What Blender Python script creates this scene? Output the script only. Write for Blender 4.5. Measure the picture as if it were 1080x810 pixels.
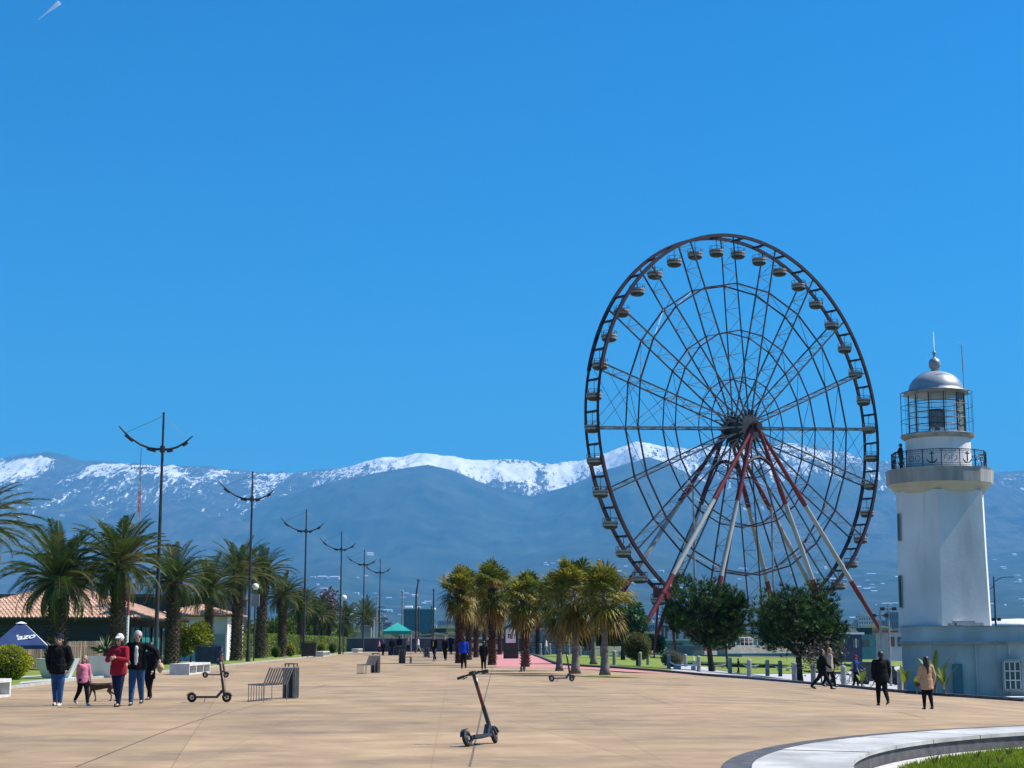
import bpy, bmesh, math, random
import numpy as np
from mathutils import Vector, Matrix

for _o in list(bpy.data.objects):
    bpy.data.objects.remove(_o, do_unlink=True)
scene = bpy.context.scene
COL = scene.collection
random.seed(7)
R = math.radians

# ---------------------------------------------------------------- camera
EYE = 1.6
FPX, PITCH = 1700.0, math.atan(271 / 1700.0)
cam_data = bpy.data.cameras.new('camera')
cam_data.sensor_width = 36
cam_data.lens = FPX / 1080 * 36
cam_data.clip_start, cam_data.clip_end = 0.1, 200000
cam = bpy.data.objects.new('camera', cam_data)
cam.location = (0, 0, EYE)
cam.rotation_euler = (math.pi / 2 + PITCH, 0, 0)
COL.objects.link(cam)
scene.camera = cam

# ---------------------------------------------------------------- sky, sun, exposure
SUN_EL = R(52)
SUN_AZ = math.atan2(1.0, 0.185)          # clockwise from +Y: ahead and to the right
world = bpy.data.worlds.new("World")
scene.world = world
world.use_nodes = True
wt = world.node_tree
wt.nodes.clear()
w_out = wt.nodes.new('ShaderNodeOutputWorld')
w_bg = wt.nodes.new('ShaderNodeBackground')
w_sky = wt.nodes.new('ShaderNodeTexSky')
w_sky.sky_type = 'NISHITA'
w_sky.sun_disc = False
w_sky.sun_elevation = SUN_EL
w_sky.sun_rotation = SUN_AZ
w_sky.altitude = 300
w_sky.air_density = 1.25
w_sky.dust_density = 0.5
w_sky.ozone_density = 9.5
w_hs = wt.nodes.new('ShaderNodeHueSaturation')
w_hs.inputs['Saturation'].default_value = 1.9
w_hs.inputs['Value'].default_value = 1.0
wt.links.new(w_sky.outputs[0], w_hs.inputs['Color'])
wt.links.new(w_hs.outputs[0], w_bg.inputs['Color'])
w_bg.inputs['Strength'].default_value = 0.074
wt.links.new(w_bg.outputs[0], w_out.inputs['Surface'])
sun_d = bpy.data.lights.new('sun', 'SUN')
sun_d.energy = 4.4
sun_d.angle = R(0.55)
sun_d.color = (1.0, 0.94, 0.86)
sun = bpy.data.objects.new('sun', sun_d)
COL.objects.link(sun)
_sd = Vector((math.cos(SUN_EL) * math.sin(SUN_AZ), math.cos(SUN_EL) * math.cos(SUN_AZ), math.sin(SUN_EL)))
sun.rotation_euler = _sd.to_track_quat('Z', 'Y').to_euler()
sun.location = (30, 20, 60)
vs = scene.view_settings
vs.view_transform = 'Standard'
vs.look = 'None'
vs.exposure = 0.95
vs.gamma = 1.0
vs.use_curve_mapping = False
scene.render.engine = 'CYCLES'
cy = scene.cycles
cy.use_denoising = True
cy.max_bounces = 6
cy.diffuse_bounces = 3
cy.transparent_max_bounces = 12
cy.volume_bounces = 0
cy.sample_clamp_indirect = 6
HAZE_DENSITY = 4.7e-5
HAZE_COLOR = (0.15, 0.53, 1.0, 1)

# ---------------------------------------------------------------- where things stand
def sst(a, b, x):
    t = min(1.0, max(0.0, (x - a) / (b - a)))
    return t * t * (3 - 2 * t)

def plaza_z(x, y):
    u = x - 6.0
    sp = 0.5 * (u + math.sqrt(u * u + 1.5)) - (0.02 if u < -5 else 0.0)
    if u < -3: sp = 0.0
    elif u < 0: sp *= (u + 3) / 3
    fade = 1 - sst(170, 320, y)
    return -0.06 * min(sp, 60) * sst(30, 50, y) * fade

def land_z(x, y):
    return plaza_z(x, y) - 0.75 * sst(17, 22, x) * sst(70, 80, y) * (1 - sst(180, 320, y))

_cp, _sp = math.cos(PITCH), math.sin(PITCH)
def ray(px, py):
    u, v = (px - 540) / FPX, (405 - py) / FPX
    return Vector((u, _cp - v * _sp, _sp + v * _cp))

def at(px, py, Y):                                  # the point seen at a pixel, Y metres ahead
    d = ray(px, py)
    return Vector((0, 0, EYE)) + d * (Y / d.y)

def gp(px, py, fn=plaza_z):                         # the ground point seen at a pixel
    d = ray(px, py)
    z = 0.0
    for _ in range(60):
        t = (z - EYE) / d.z
        z = 0.5 * z + 0.5 * fn(d.x * t, d.y * t)
    return Vector((d.x * t, d.y * t, fn(d.x * t, d.y * t)))

def xz_at(px, Y, fn=plaza_z):
    d = ray(px, 676)
    x = d.x * Y / d.y
    return Vector((x, Y, fn(x, Y)))

# ---------------------------------------------------------------- materials
def srgb(r, g, b):
    f = lambda c: (c / 255) / 12.92 if c / 255 <= 0.04045 else ((c / 255 + 0.055) / 1.055) ** 2.4
    return (f(r), f(g), f(b))

MATS = {}
def mat(name, c1, c2=None, rough=0.7, scale=3.0, detail=4, metal=0.0, bump=0.0, bscale=None, spec=0.5,
        stretch=(1, 1, 1), lo=0.35, hi=0.65, coords='Object', trans=0.0, island=0.0, alpha=None, mixes=()):
    if name in MATS: return MATS[name]
    m = bpy.data.materials.new(name)
    m.use_nodes = True
    nt = m.node_tree
    N, L = nt.nodes, nt.links
    bs = N['Principled BSDF']
    bs.inputs['Roughness'].default_value = rough
    bs.inputs['Metallic'].default_value = metal
    bs.inputs['Specular IOR Level'].default_value = spec
    c2 = c2 or tuple(min(1, c * 1.12) for c in c1)
    tc = N.new('ShaderNodeTexCoord')
    mp = N.new('ShaderNodeMapping')
    mp.inputs['Scale'].default_value = stretch
    L.new(tc.outputs[coords], mp.inputs['Vector'])
    no = N.new('ShaderNodeTexNoise')
    no.inputs['Scale'].default_value = scale
    no.inputs['Detail'].default_value = detail
    L.new(mp.outputs[0], no.inputs['Vector'])
    mr = N.new('ShaderNodeMapRange')
    mr.inputs['From Min'].default_value, mr.inputs['From Max'].default_value = lo, hi
    L.new(no.outputs['Fac'], mr.inputs['Value'])
    mx = N.new('ShaderNodeMix'); mx.data_type = 'RGBA'
    mx.inputs[6].default_value = (*c1, 1); mx.inputs[7].default_value = (*c2, 1)
    L.new(mr.outputs[0], mx.inputs[0])
    col = mx.outputs[2]
    for (c3, sc3, lo3, hi3, str3, amt) in mixes:     # further layers of stains and wear
        mp3 = N.new('ShaderNodeMapping'); mp3.inputs['Scale'].default_value = str3
        L.new(tc.outputs[coords], mp3.inputs['Vector'])
        n3 = N.new('ShaderNodeTexNoise'); n3.inputs['Scale'].default_value = sc3; n3.inputs['Detail'].default_value = 6
        L.new(mp3.outputs[0], n3.inputs['Vector'])
        r3 = N.new('ShaderNodeMapRange'); r3.inputs['From Min'].default_value = lo3; r3.inputs['From Max'].default_value = hi3
        r3.inputs['To Max'].default_value = amt
        L.new(n3.outputs['Fac'], r3.inputs['Value'])
        m3 = N.new('ShaderNodeMix'); m3.data_type = 'RGBA'; m3.inputs[7].default_value = (*c3, 1)
        L.new(r3.outputs[0], m3.inputs[0]); L.new(col, m3.inputs[6])
        col = m3.outputs[2]
    if island:
        ge = N.new('ShaderNodeNewGeometry')
        r4 = N.new('ShaderNodeMapRange'); r4.inputs['To Min'].default_value = 1 - island; r4.inputs['To Max'].default_value = 1 + island
        L.new(ge.outputs['Random Per Island'], r4.inputs['Value'])
        vm = N.new('ShaderNodeVectorMath'); vm.operation = 'SCALE'
        L.new(col, vm.inputs[0]); L.new(r4.outputs[0], vm.inputs['Scale'])
        col = vm.outputs[0]
    L.new(col, bs.inputs['Base Color'])
    if bump:
        bn = N.new('ShaderNodeTexNoise'); bn.inputs['Scale'].default_value = bscale or scale * 4
        bn.inputs['Detail'].default_value = 6
        L.new(mp.outputs[0], bn.inputs['Vector'])
        bp = N.new('ShaderNodeBump'); bp.inputs['Strength'].default_value = bump; bp.inputs['Distance'].default_value = 0.02
        L.new(bn.outputs['Fac'], bp.inputs['Height']); L.new(bp.outputs[0], bs.inputs['Normal'])
    if trans:
        tr = N.new('ShaderNodeBsdfTranslucent'); ms = N.new('ShaderNodeMixShader')
        ms.inputs[0].default_value = trans
        L.new(col, tr.inputs['Color'])
        L.new(bs.outputs[0], ms.inputs[1]); L.new(tr.outputs[0], ms.inputs[2])
        L.new(ms.outputs[0], N['Material Output'].inputs['Surface'])
    if alpha is not None:
        bs.inputs['Alpha'].default_value = alpha
    MATS[name] = m
    return m

def leaf(name, c1, c2, trans=0.35, island=0.35, rough=0.5, scale=0.6):
    return mat(name, c1, c2, rough=rough, scale=scale, trans=trans, island=island, spec=0.3)

def grid_lines(m, sx, sy, width, dark, rot=0.0, amount=0.6, off=(0, 0)):
    """joints between paving slabs, cut into a material as a darkening of its own colour"""
    nt = m.node_tree; N, L = nt.nodes, nt.links
    bs = N['Principled BSDF']
    src = bs.inputs['Base Color'].links[0].from_socket
    tc = N.new('ShaderNodeTexCoord'); mp = N.new('ShaderNodeMapping')
    mp.inputs['Rotation'].default_value = (0, 0, rot); mp.inputs['Location'].default_value = (off[0], off[1], 0)
    L.new(tc.outputs['Object'], mp.inputs['Vector'])
    br = N.new('ShaderNodeTexBrick')
    br.offset = 0.0
    br.inputs['Scale'].default_value = 1.0
    br.inputs['Brick Width'].default_value = sx; br.inputs['Row Height'].default_value = sy
    br.inputs['Mortar Size'].default_value = width; br.inputs['Mortar Smooth'].default_value = 0.3
    L.new(mp.outputs[0], br.inputs['Vector'])
    mu = N.new('ShaderNodeMath'); mu.operation = 'MULTIPLY'; mu.inputs[1].default_value = amount
    L.new(br.outputs['Fac'], mu.inputs[0])
    mx = N.new('ShaderNodeMix'); mx.data_type = 'RGBA'; mx.inputs[7].default_value = (*dark, 1)
    L.new(mu.outputs[0], mx.inputs[0]); L.new(src, mx.inputs[6])
    L.new(mx.outputs[2], bs.inputs['Base Color'])
    return m

def slab_tint(m, sx, sy, rot, off, amount):
    """each cast slab of the paving has a slightly different tone"""
    nt = m.node_tree; N, L = nt.nodes, nt.links
    bs = N['Principled BSDF']; src = bs.inputs['Base Color'].links[0].from_socket
    tc = N.new('ShaderNodeTexCoord'); mp = N.new('ShaderNodeMapping')
    mp.inputs['Rotation'].default_value = (0, 0, rot); mp.inputs['Location'].default_value = (off[0], off[1], 0)
    L.new(tc.outputs['Object'], mp.inputs['Vector'])
    sc = N.new('ShaderNodeVectorMath'); sc.operation = 'DIVIDE'; sc.inputs[1].default_value = (sx, sy, 1); L.new(mp.outputs[0], sc.inputs[0])
    fl = N.new('ShaderNodeVectorMath'); fl.operation = 'FLOOR'; L.new(sc.outputs[0], fl.inputs[0])
    wn = N.new('ShaderNodeTexWhiteNoise'); wn.noise_dimensions = '2D'; L.new(fl.outputs[0], wn.inputs['Vector'])
    r = N.new('ShaderNodeMapRange'); r.inputs['To Min'].default_value = 1 - amount; r.inputs['To Max'].default_value = 1 + amount; L.new(wn.outputs['Value'], r.inputs['Value'])
    vm = N.new('ShaderNodeVectorMath'); vm.operation = 'SCALE'; L.new(src, vm.inputs[0]); L.new(r.outputs[0], vm.inputs['Scale'])
    L.new(vm.outputs[0], bs.inputs['Base Color'])

# ---------------------------------------------------------------- mesh building
class MB:
    def __init__(s): s.v, s.f, s.m = [], [], []
    def add(s, vs_, fs, mi=0):
        b = len(s.v)
        s.v.extend([tuple(p) for p in vs_])
        s.f.extend([tuple(b + i for i in f) for f in fs])
        s.m.extend([mi] * len(fs))
    def box(s, cx, cy_, cz, sx, sy, sz, rz=0, mi=0):
        c, sn = math.cos(rz), math.sin(rz)
        P = []
        for z in (-.5, .5):
            for x, y in ((-.5, -.5), (.5, -.5), (.5, .5), (-.5, .5)):
                X, Y = x * sx, y * sy
                P.append((cx + X * c - Y * sn, cy_ + X * sn + Y * c, cz + z * sz))
        s.add(P, [(3, 2, 1, 0), (4, 5, 6, 7), (0, 1, 5, 4), (1, 2, 6, 5), (2, 3, 7, 6), (3, 0, 4, 7)], mi)
    def beam(s, p0, p1, w, h, mi=0):                # rectangular bar between two points
        p0, p1 = Vector(p0), Vector(p1)
        d = (p1 - p0).normalized()
        up = Vector((0, 0, 1)) if abs(d.z) < 0.98 else Vector((0, 1, 0))
        a = d.cross(up).normalized() * w / 2
        b = a.cross(d).normalized() * h / 2
        P = [p + sa * a + sb * b for p in (p0, p1) for sa, sb in ((-1, -1), (1, -1), (1, 1), (-1, 1))]
        s.add(P, [(3, 2, 1, 0), (4, 5, 6, 7), (0, 1, 5, 4), (1, 2, 6, 5), (2, 3, 7, 6), (3, 0, 4, 7)], mi)
    def path(s, pts, radii, n=8, mi=0, caps=True):
        pts = [Vector(p) for p in pts]
        if not hasattr(radii, '__len__'): radii = [radii] * len(pts)
        b = len(s.v)
        prev = None
        for i, p in enumerate(pts):
            d = (pts[min(i + 1, len(pts) - 1)] - pts[max(i - 1, 0)]).normalized()
            if prev is None:
                up = Vector((0, 0, 1)) if abs(d.z) < 0.95 else Vector((1, 0, 0))
                a = d.cross(up).normalized()
            else:
                a = (prev - d * prev.dot(d)).normalized()
            prev = a
            c = d.cross(a)
            for k in range(n):
                t = 2 * math.pi * k / n
                s.v.append(tuple(p + (a * math.cos(t) + c * math.sin(t)) * radii[i]))
        for i in range(len(pts) - 1):
            for k in range(n):
                k2 = (k + 1) % n
                s.f.append((b + i * n + k, b + i * n + k2, b + (i + 1) * n + k2, b + (i + 1) * n + k)); s.m.append(mi)
        if caps:
            s.f.append(tuple(b + k for k in range(n))[::-1]); s.m.append(mi)
            e = b + (len(pts) - 1) * n
            s.f.append(tuple(e + k for k in range(n))); s.m.append(mi)
    def tube(s, p0, p1, r0, r1=None, n=8, mi=0): s.path([p0, p1], [r0, r0 if r1 is None else r1], n, mi)
    def lathe(s, prof, n=16, c=(0, 0, 0), mi=0, rot=0.0, caps=True):
        b = len(s.v)
        for r, z in prof:
            for k in range(n):
                t = 2 * math.pi * k / n + rot
                s.v.append((c[0] + r * math.cos(t), c[1] + r * math.sin(t), c[2] + z))
        for i in range(len(prof) - 1):
            for k in range(n):
                k2 = (k + 1) % n
                s.f.append((b + i * n + k, b + i * n + k2, b + (i + 1) * n + k2, b + (i + 1) * n + k)); s.m.append(mi)
        if caps:
            s.f.append(tuple(b + k for k in range(n))[::-1]); s.m.append(mi)
            e = b + (len(prof) - 1) * n
            s.f.append(tuple(e + k for k in range(n))); s.m.append(mi)
    def ball(s, c, r, n=10, mi=0, sc=(1, 1, 1)):
        b = len(s.v); rows = max(4, n // 2 + 1)
        for i in range(1, rows):
            t = math.pi * i / rows
            for k in range(n):
                a = 2 * math.pi * k / n
                s.v.append((c[0] + r * sc[0] * math.sin(t) * math.cos(a), c[1] + r * sc[1] * math.sin(t) * math.sin(a), c[2] - r * sc[2] * math.cos(t)))
        s.v.append((c[0], c[1], c[2] - r * sc[2])); s.v.append((c[0], c[1], c[2] + r * sc[2]))
        lo, hi = len(s.v) - 2, len(s.v) - 1
        for i in range(rows - 2):
            for k in range(n):
                k2 = (k + 1) % n
                s.f.append((b + i * n + k, b + i * n + k2, b + (i + 1) * n + k2, b + (i + 1) * n + k)); s.m.append(mi)
        for k in range(n):
            k2 = (k + 1) % n
            s.f.append((lo, b + k2, b + k)); s.m.append(mi)
            e = b + (rows - 2) * n
            s.f.append((hi, e + k, e + k2)); s.m.append(mi)
    def torus(s, c, axis, Rr, r, n=24, k=8, mi=0):
        axis = Vector(axis).normalized()
        up = Vector((0, 0, 1)) if abs(axis.z) < 0.9 else Vector((1, 0, 0))
        a = axis.cross(up).normalized(); b2 = axis.cross(a)
        b = len(s.v); c = Vector(c)
        for i in range(n):
            t = 2 * math.pi * i / n
            d = a * math.cos(t) + b2 * math.sin(t)
            for j in range(k):
                q = 2 * math.pi * j / k
                s.v.append(tuple(c + d * (Rr + r * math.cos(q)) + axis * r * math.sin(q)))
        for i in range(n):
            for j in range(k):
                i2, j2 = (i + 1) % n, (j + 1) % k
                s.f.append((b + i * k + j, b + i2 * k + j, b + i2 * k + j2, b + i * k + j2)); s.m.append(mi)
    def build(s, name, mats, parent=None, loc=(0, 0, 0), smooth=False):
        me = bpy.data.meshes.new(name)
        me.from_pydata(s.v, [], s.f)
        if not isinstance(mats, (list, tuple)): mats = [mats]
        for m_ in mats: me.materials.append(m_)
        if len(mats) > 1: me.polygons.foreach_set('material_index', s.m)
        if smooth: me.polygons.foreach_set('use_smooth', [True] * len(me.polygons))
        me.update()
        o = bpy.data.objects.new(name, me)
        COL.objects.link(o)
        o.location = loc
        if parent: o.parent = parent
        return o

def tag(o, label, cat, group=None, kind=None):
    if label: o['label'] = label
    if cat: o['category'] = cat
    if group: o['group'] = group
    if kind: o['kind'] = kind
    return o

def struct(o, label=None, kind='structure'):
    o['kind'] = kind
    if label: o['label'] = label
    o['category'] = o.name.split('.')[0].replace('_', ' ')
    return o

def thing(name, label, cat, loc=(0, 0, 0), rz=0.0, group=None):
    o = bpy.data.objects.new(name, None)
    COL.objects.link(o)
    o.location = loc; o.rotation_euler = (0, 0, rz)
    return tag(o, label, cat, group)

def dup(root, loc=None, rz=None, label=None, scale=None, group=None):
    def rec(o, par):
        c = o.copy(); COL.objects.link(c)
        if par: c.parent = par
        for ch in list(o.children): rec(ch, c)
        return c
    r = rec(root, None)
    if loc is not None: r.location = loc
    if rz is not None: r.rotation_euler = (0, 0, rz)
    if scale is not None: r.scale = (scale,) * 3 if not hasattr(scale, '__len__') else scale
    if label: r['label'] = label
    if group: r['group'] = group
    return r

def sheet(name, pts, m, fn, lift, step=6.0, ymax=400):
    """flat paving cut so that it follows the lie of the land"""
    bm = bmesh.new()
    vs_ = [bm.verts.new((p[0], p[1], 0)) for p in pts]
    bm.faces.new(vs_)
    bmesh.ops.triangulate(bm, faces=bm.faces[:])
    xs = [p[0] for p in pts]; ys = [p[1] for p in pts]
    def cut(co, no):
        bmesh.ops.bisect_plane(bm, geom=bm.verts[:] + bm.edges[:] + bm.faces[:], plane_co=co, plane_no=no, dist=1e-5)
    x = max(min(xs), -10) + step
    while x < min(max(xs), 120): cut((x, 0, 0), (1, 0, 0)); x += step
    y = max(min(ys), 28)
    while y < min(max(ys), 330): cut((0, y, 0), (0, 1, 0)); y += step
    for v in bm.verts: v.co.z = fn(v.co.x, v.co.y) + lift
    bmesh.ops.recalc_face_normals(bm, faces=bm.faces[:])
    for f in bm.faces:
        if f.normal.z < 0: f.normal_flip()
    me = bpy.data.meshes.new(name); bm.to_mesh(me); bm.free()
    me.materials.append(m)
    o = bpy.data.objects.new(name, me); COL.objects.link(o)
    return o

# ---------------------------------------------------------------- numpy noise for terrain
def _hash(ix, iy, seed):
    h = (ix.astype(np.int64) * 374761393 + iy.astype(np.int64) * 668265263 + seed * 1274126177) & 0xffffffff
    h = ((h ^ (h >> 13)) * 1274126177) & 0xffffffff
    return ((h ^ (h >> 16)) & 0xffff) / 65535.0

def vnoise(x, y, seed=0):
    ix, iy = np.floor(x), np.floor(y)
    fx, fy = x - ix, y - iy
    fx, fy = fx * fx * (3 - 2 * fx), fy * fy * (3 - 2 * fy)
    a, b = _hash(ix, iy, seed), _hash(ix + 1, iy, seed)
    c, d = _hash(ix, iy + 1, seed), _hash(ix + 1, iy + 1, seed)
    return (a * (1 - fx) + b * fx) * (1 - fy) + (c * (1 - fx) + d * fx) * fy

def fbm(x, y, oct=5, seed=0, ridged=False):
    s, amp, tot = 0, 1.0, 0
    for i in range(oct):
        n = vnoise(x * 2 ** i + 17.3 * i, y * 2 ** i + 9.1 * i, seed + i)
        if ridged: n = 1 - np.abs(2 * n - 1)
        s = s + n * amp; tot += amp; amp *= 0.52
    return s / tot
# ================================================================ THE SETTING
# colours and surfaces of the place
M_land = mat('land', (0.05, 0.07, 0.03), (0.11, 0.12, 0.06), rough=0.95, scale=0.02, detail=8)
M_grass = mat('lawn_grass', (0.09, 0.14, 0.006), (0.20, 0.27, 0.015), rough=0.9, scale=1.2, detail=8, bump=0.6, bscale=30,
              mixes=[((0.16, 0.16, 0.05), 0.35, 0.5, 0.75, (1, 1, 1), 0.6)])
M_plaza = mat('stained_concrete', (0.25, 0.166, 0.084), (0.40, 0.275, 0.150), rough=0.8, scale=0.7, detail=12, bump=0.4, bscale=5,
              stretch=(1, 1.1, 1), lo=0.28, hi=0.72,
              mixes=[((0.17, 0.12, 0.075), 0.35, 0.50, 0.70, (1.0, 1.2, 1), 0.7),
                     ((0.46, 0.32, 0.19), 2.2, 0.52, 0.75, (0.8, 1.0, 1), 0.55),
                     ((0.13, 0.10, 0.075), 7.0, 0.66, 0.8, (1, 1, 1), 0.35),
                     ((0.15, 0.11, 0.08), 0.28, 0.60, 0.74, (1.0, 0.35, 1), 0.4)])
grid_lines(M_plaza, 6.2, 6.2, 0.010, (0.10, 0.070, 0.045), rot=R(-9), amount=0.5, off=(1.0, 2.0))
grid_lines(M_plaza, 3.1, 1.24, 0.014, (0.14, 0.095, 0.06), rot=R(-2), amount=0.28, off=(.3, .4))
slab_tint(M_plaza, 6.2, 6.2, R(-9), (1.0, 2.0), 0.10)
M_brick = mat('pink_brick_paving', (0.42, 0.16, 0.15), (0.55, 0.25, 0.23), rough=0.85, scale=1.0, bump=0.2)
M_pale = mat('pale_road_concrete', (0.34, 0.34, 0.33), (0.46, 0.45, 0.44), rough=0.85, scale=0.5, detail=7)
M_kerb = mat('grey_kerb_stone', (0.30, 0.29, 0.27), (0.42, 0.40, 0.37), rough=0.85, scale=3)
M_basalt = mat('dark_basalt', (0.045, 0.045, 0.05), (0.085, 0.085, 0.09), rough=0.8, scale=5, bump=0.3)
M_whitestone = mat('white_coping_stone', (0.36, 0.36, 0.34), (0.52, 0.51, 0.48), rough=0.75, scale=1.6, detail=8, bump=0.2,
                   mixes=[((0.24, 0.23, 0.20), 1.1, 0.50, 0.72, (1, 1, 1), 0.75), ((0.12, 0.115, 0.10), 11, 0.60, 0.74, (1, 1, 1), 0.6)])
M_gravel = mat('pale_gravel', (0.42, 0.40, 0.36), (0.62, 0.60, 0.55), rough=0.9, scale=18, detail=4)
M_soil = mat('bare_soil', (0.10, 0.075, 0.05), (0.17, 0.13, 0.09), rough=0.95, scale=2)

# one ground sheet out to beyond the mountains
def build_ground():
    xs = sorted(set([-31000, -18000, -8000, -3000, -1000, -300, -120] + [round(v, 2) for v in np.arange(-60, 121, 6.0)] + [200, 400, 1000, 3000, 8000, 18000, 31000]))
    ys = sorted(set([-300, -60, 0, 15] + [round(v, 2) for v in np.arange(28, 331, 6.0)] + [400, 700, 1500, 3000, 7000, 15000, 28500]))
    v = [(x, y, land_z(x, y) - 0.06) for y in ys for x in xs]
    n = len(xs)
    f = [(j * n + i, j * n + i + 1, (j + 1) * n + i + 1, (j + 1) * n + i) for j in range(len(ys) - 1) for i in range(n - 1)]
    mb = MB(); mb.add(v, f)
    return struct(mb.build('ground', M_land))
build_ground()

G2 = lambda px, py, fn=plaza_z: tuple(gp(px, py, fn)[:2])
# left edge of the promenade, right edge, far end
left_edge = [(-16.0, -5), (-16.2, 30)] + [G2(0, 727.5), G2(60, 720), G2(120, 713.5), G2(180, 708), G2(240, 702), G2(313, 694.4), G2(360, 689.5), G2(398, 685.5)]
kerb_line = [(522, 688.5), (560, 690), (571, 694), (588, 701), (612, 703), (648, 705), (690, 708), (745, 713), (790, 716.5), (838, 720.5), (890, 725), (948, 730.5), (1000, 734.5), (1080, 740)]
right_edge = [G2(a, b) for a, b in kerb_line]
e = right_edge[-1]
plaza_pts = left_edge + [(-18, 330), (8, 330)] + right_edge + [(e[0] + 8, e[1] - 5), (42, 50), (42, -5)]
struct(sheet('plaza', plaza_pts, M_plaza, plaza_z, 0.0))
# pink brick band along the kerb
brick_in = [(745, 712.6), (700, 710.5), (660, 708.5), (620, 706), (585, 704.5), (522, 704.5)]
brick_out = [G2(a, b) for a, b in kerb_line[0:9]]
struct(sheet('brick_path', brick_out + [G2(a, b) for a, b in brick_in], M_brick, plaza_z, 0.006))
# lawn to the left of the promenade
lawn_l = [(-16.3, 0)] + [(p[0] - 0.02, p[1]) for p in left_edge[1:]] + [(-18, 330), (-70, 330), (-70, 0)]
struct(sheet('left_lawn', lawn_l, M_grass, plaza_z, 0.01))
for (a, b, c, d) in (((20, 722), (110, 713.5), (112, 711.8), (22, 719.5)), ((20, 715.5), (60, 712.5), (60, 711.4), (20, 714.2))):
    pts = [G2(*q) for q in (a, b, c, d)]
    struct(sheet('garden_path', pts, M_pale, plaza_z, 0.03))
# lawn and pale road beyond the bollards on the right
lawn_r = [G2(a, b) for a, b in kerb_line[2:7]] + [G2(700, 700), G2(700, 692), (30, 240), (16, 240)]
lawn_r = [G2(572, 692)] + [G2(a, b + 0.0) for a, b in kerb_line[3:7]] + [G2(712, 709.5), G2(700, 701), G2(700, 693), G2(640, 690), G2(585, 690)]
struct(sheet('right_lawn', lawn_r, M_grass, plaza_z, 0.01))
road = [G2(712, 710.0)] + [G2(a, b) for a, b in kerb_line[7:12]] + [G2(955, 731, land_z), G2(952, 702, land_z), G2(700, 699.5, land_z), G2(700, 702, land_z)]
struct(sheet('pale_road', road, M_pale, land_z, 0.004))
lawn_f = [G2(700, 699.3, land_z), G2(952, 701.8, land_z), G2(952, 690, land_z), G2(640, 688, land_z), G2(700, 694, land_z)]
struct(sheet('far_lawn', lawn_f, M_grass, land_z, 0.012))
bed = [G2(a, b) for a, b in ((955, 731.5), (1000, 734.8), (1008, 735))]
b3 = [(p[0], p[1]) for p in bed]
struct(sheet('planting_bed', b3 + [(b3[-1][0] + 1.5, b3[-1][1] + 14), (b3[0][0] + 2.5, b3[0][1] + 14)], M_soil, land_z, 0.02))

# dark kerb that edges the lawn and the road
kb = MB()
kp = [Vector((*p, plaza_z(*p) + 0.03)) for p in right_edge[1:]]
for a, b in zip(kp[:-1], kp[1:]):
    n = max(1, int((b - a).length / 4))
    for i in range(n):
        p, q = a.lerp(b, i / n), a.lerp(b, (i + 1) / n - 0.004)
        p.z = plaza_z(p.x, p.y) + 0.03; q.z = plaza_z(q.x, q.y) + 0.03
        kb.beam(p, q, 0.22, 0.20)
struct(kb.build('lawn_kerb', M_basalt))
kb = MB()
kp = [Vector((*p, 0.03)) for p in left_edge[1:]]
for a, b in zip(kp[:-1], kp[1:]):
    n = max(1, int((b - a).length / 5))
    for i in range(n):
        kb.beam(a.lerp(b, i / n), a.lerp(b, (i + 1) / n - 0.003), 0.16, 0.12)
struct(kb.build('promenade_kerb', M_kerb))

# ---- round planter bed in the foreground, right
def fit_circle(P):
    (x1, y1), (x2, y2), (x3, y3) = P
    a = np.array([[2 * (x2 - x1), 2 * (y2 - y1)], [2 * (x3 - x2), 2 * (y3 - y2)]])
    b = np.array([x2 ** 2 + y2 ** 2 - x1 ** 2 - y1 ** 2, x3 ** 2 + y3 ** 2 - x2 ** 2 - y2 ** 2])
    c = np.linalg.solve(a, b)
    return c[0], c[1], math.hypot(x1 - c[0], y1 - c[1])
# top of the coping seen at these pixels, 0.22 m above the paving
top = 0.24
def tp(px, py):
    d = ray(px, py); t = (top - EYE) / d.z
    return (d.x * t, d.y * t)
cx0, cy0, r0 = fit_circle([tp(800, 800), tp(880, 780.5), tp(1076, 766)])
plant = thing('round_planter', 'large round planter with white stone coping edged in dark basalt, in the foreground', 'planter', (cx0, cy0, 0))
def ring(ra, rb, z0, z1, m, name, n=220, a0=0, a1=2 * math.pi, parent=plant):
    mb = MB()
    V = []
    for i in range(n + 1):
        t = a0 + (a1 - a0) * i / n
        c, s_ = math.cos(t), math.sin(t)
        V += [(rb * c, rb * s_, z0), (rb * c, rb * s_, z1), (ra * c, ra * s_, z1), (ra * c, ra * s_, z0)]
    F = []
    for i in range(n):
        for k in range(4):
            k2 = (k + 1) % 4
            F.append((4 * i + k, 4 * i + k2, 4 * i + 4 + k2, 4 * i + 4 + k))
    mb.add(V, F)
    return mb.build(name, m, parent)
M_coping = M_whitestone.copy(); M_coping.name = 'white_coping_slabs'
ring(r0 + 0.006, r0 + 0.34, 0.003, top - 0.012, M_basalt, 'basalt_border')
ring(r0 - 1.07, r0 - 0.02, 0.0, top - 0.05, M_basalt, 'basalt_wall')
# coping in slabs with open joints
for i in range(48):
    a = 2 * math.pi * i / 48
    ring(r0 - 1.10, r0, top - 0.05, top + random.uniform(-0.003, 0.003), M_whitestone, 'coping_slab', 6, a + 0.0012, a + 2 * math.pi / 48 - 0.0006)
ring(r0 - 1.42, r0 - 1.08, 0.0, 0.02, M_gravel, 'gravel_strip')
mb = MB(); mb.lathe([(0.01, 0.03), (r0 - 1.43, 0.03), (r0 - 1.43, 0.0)], 96, caps=False)
gl = struct(mb.build('planter_lawn', M_grass, None, (cx0, cy0, 0)))
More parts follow.
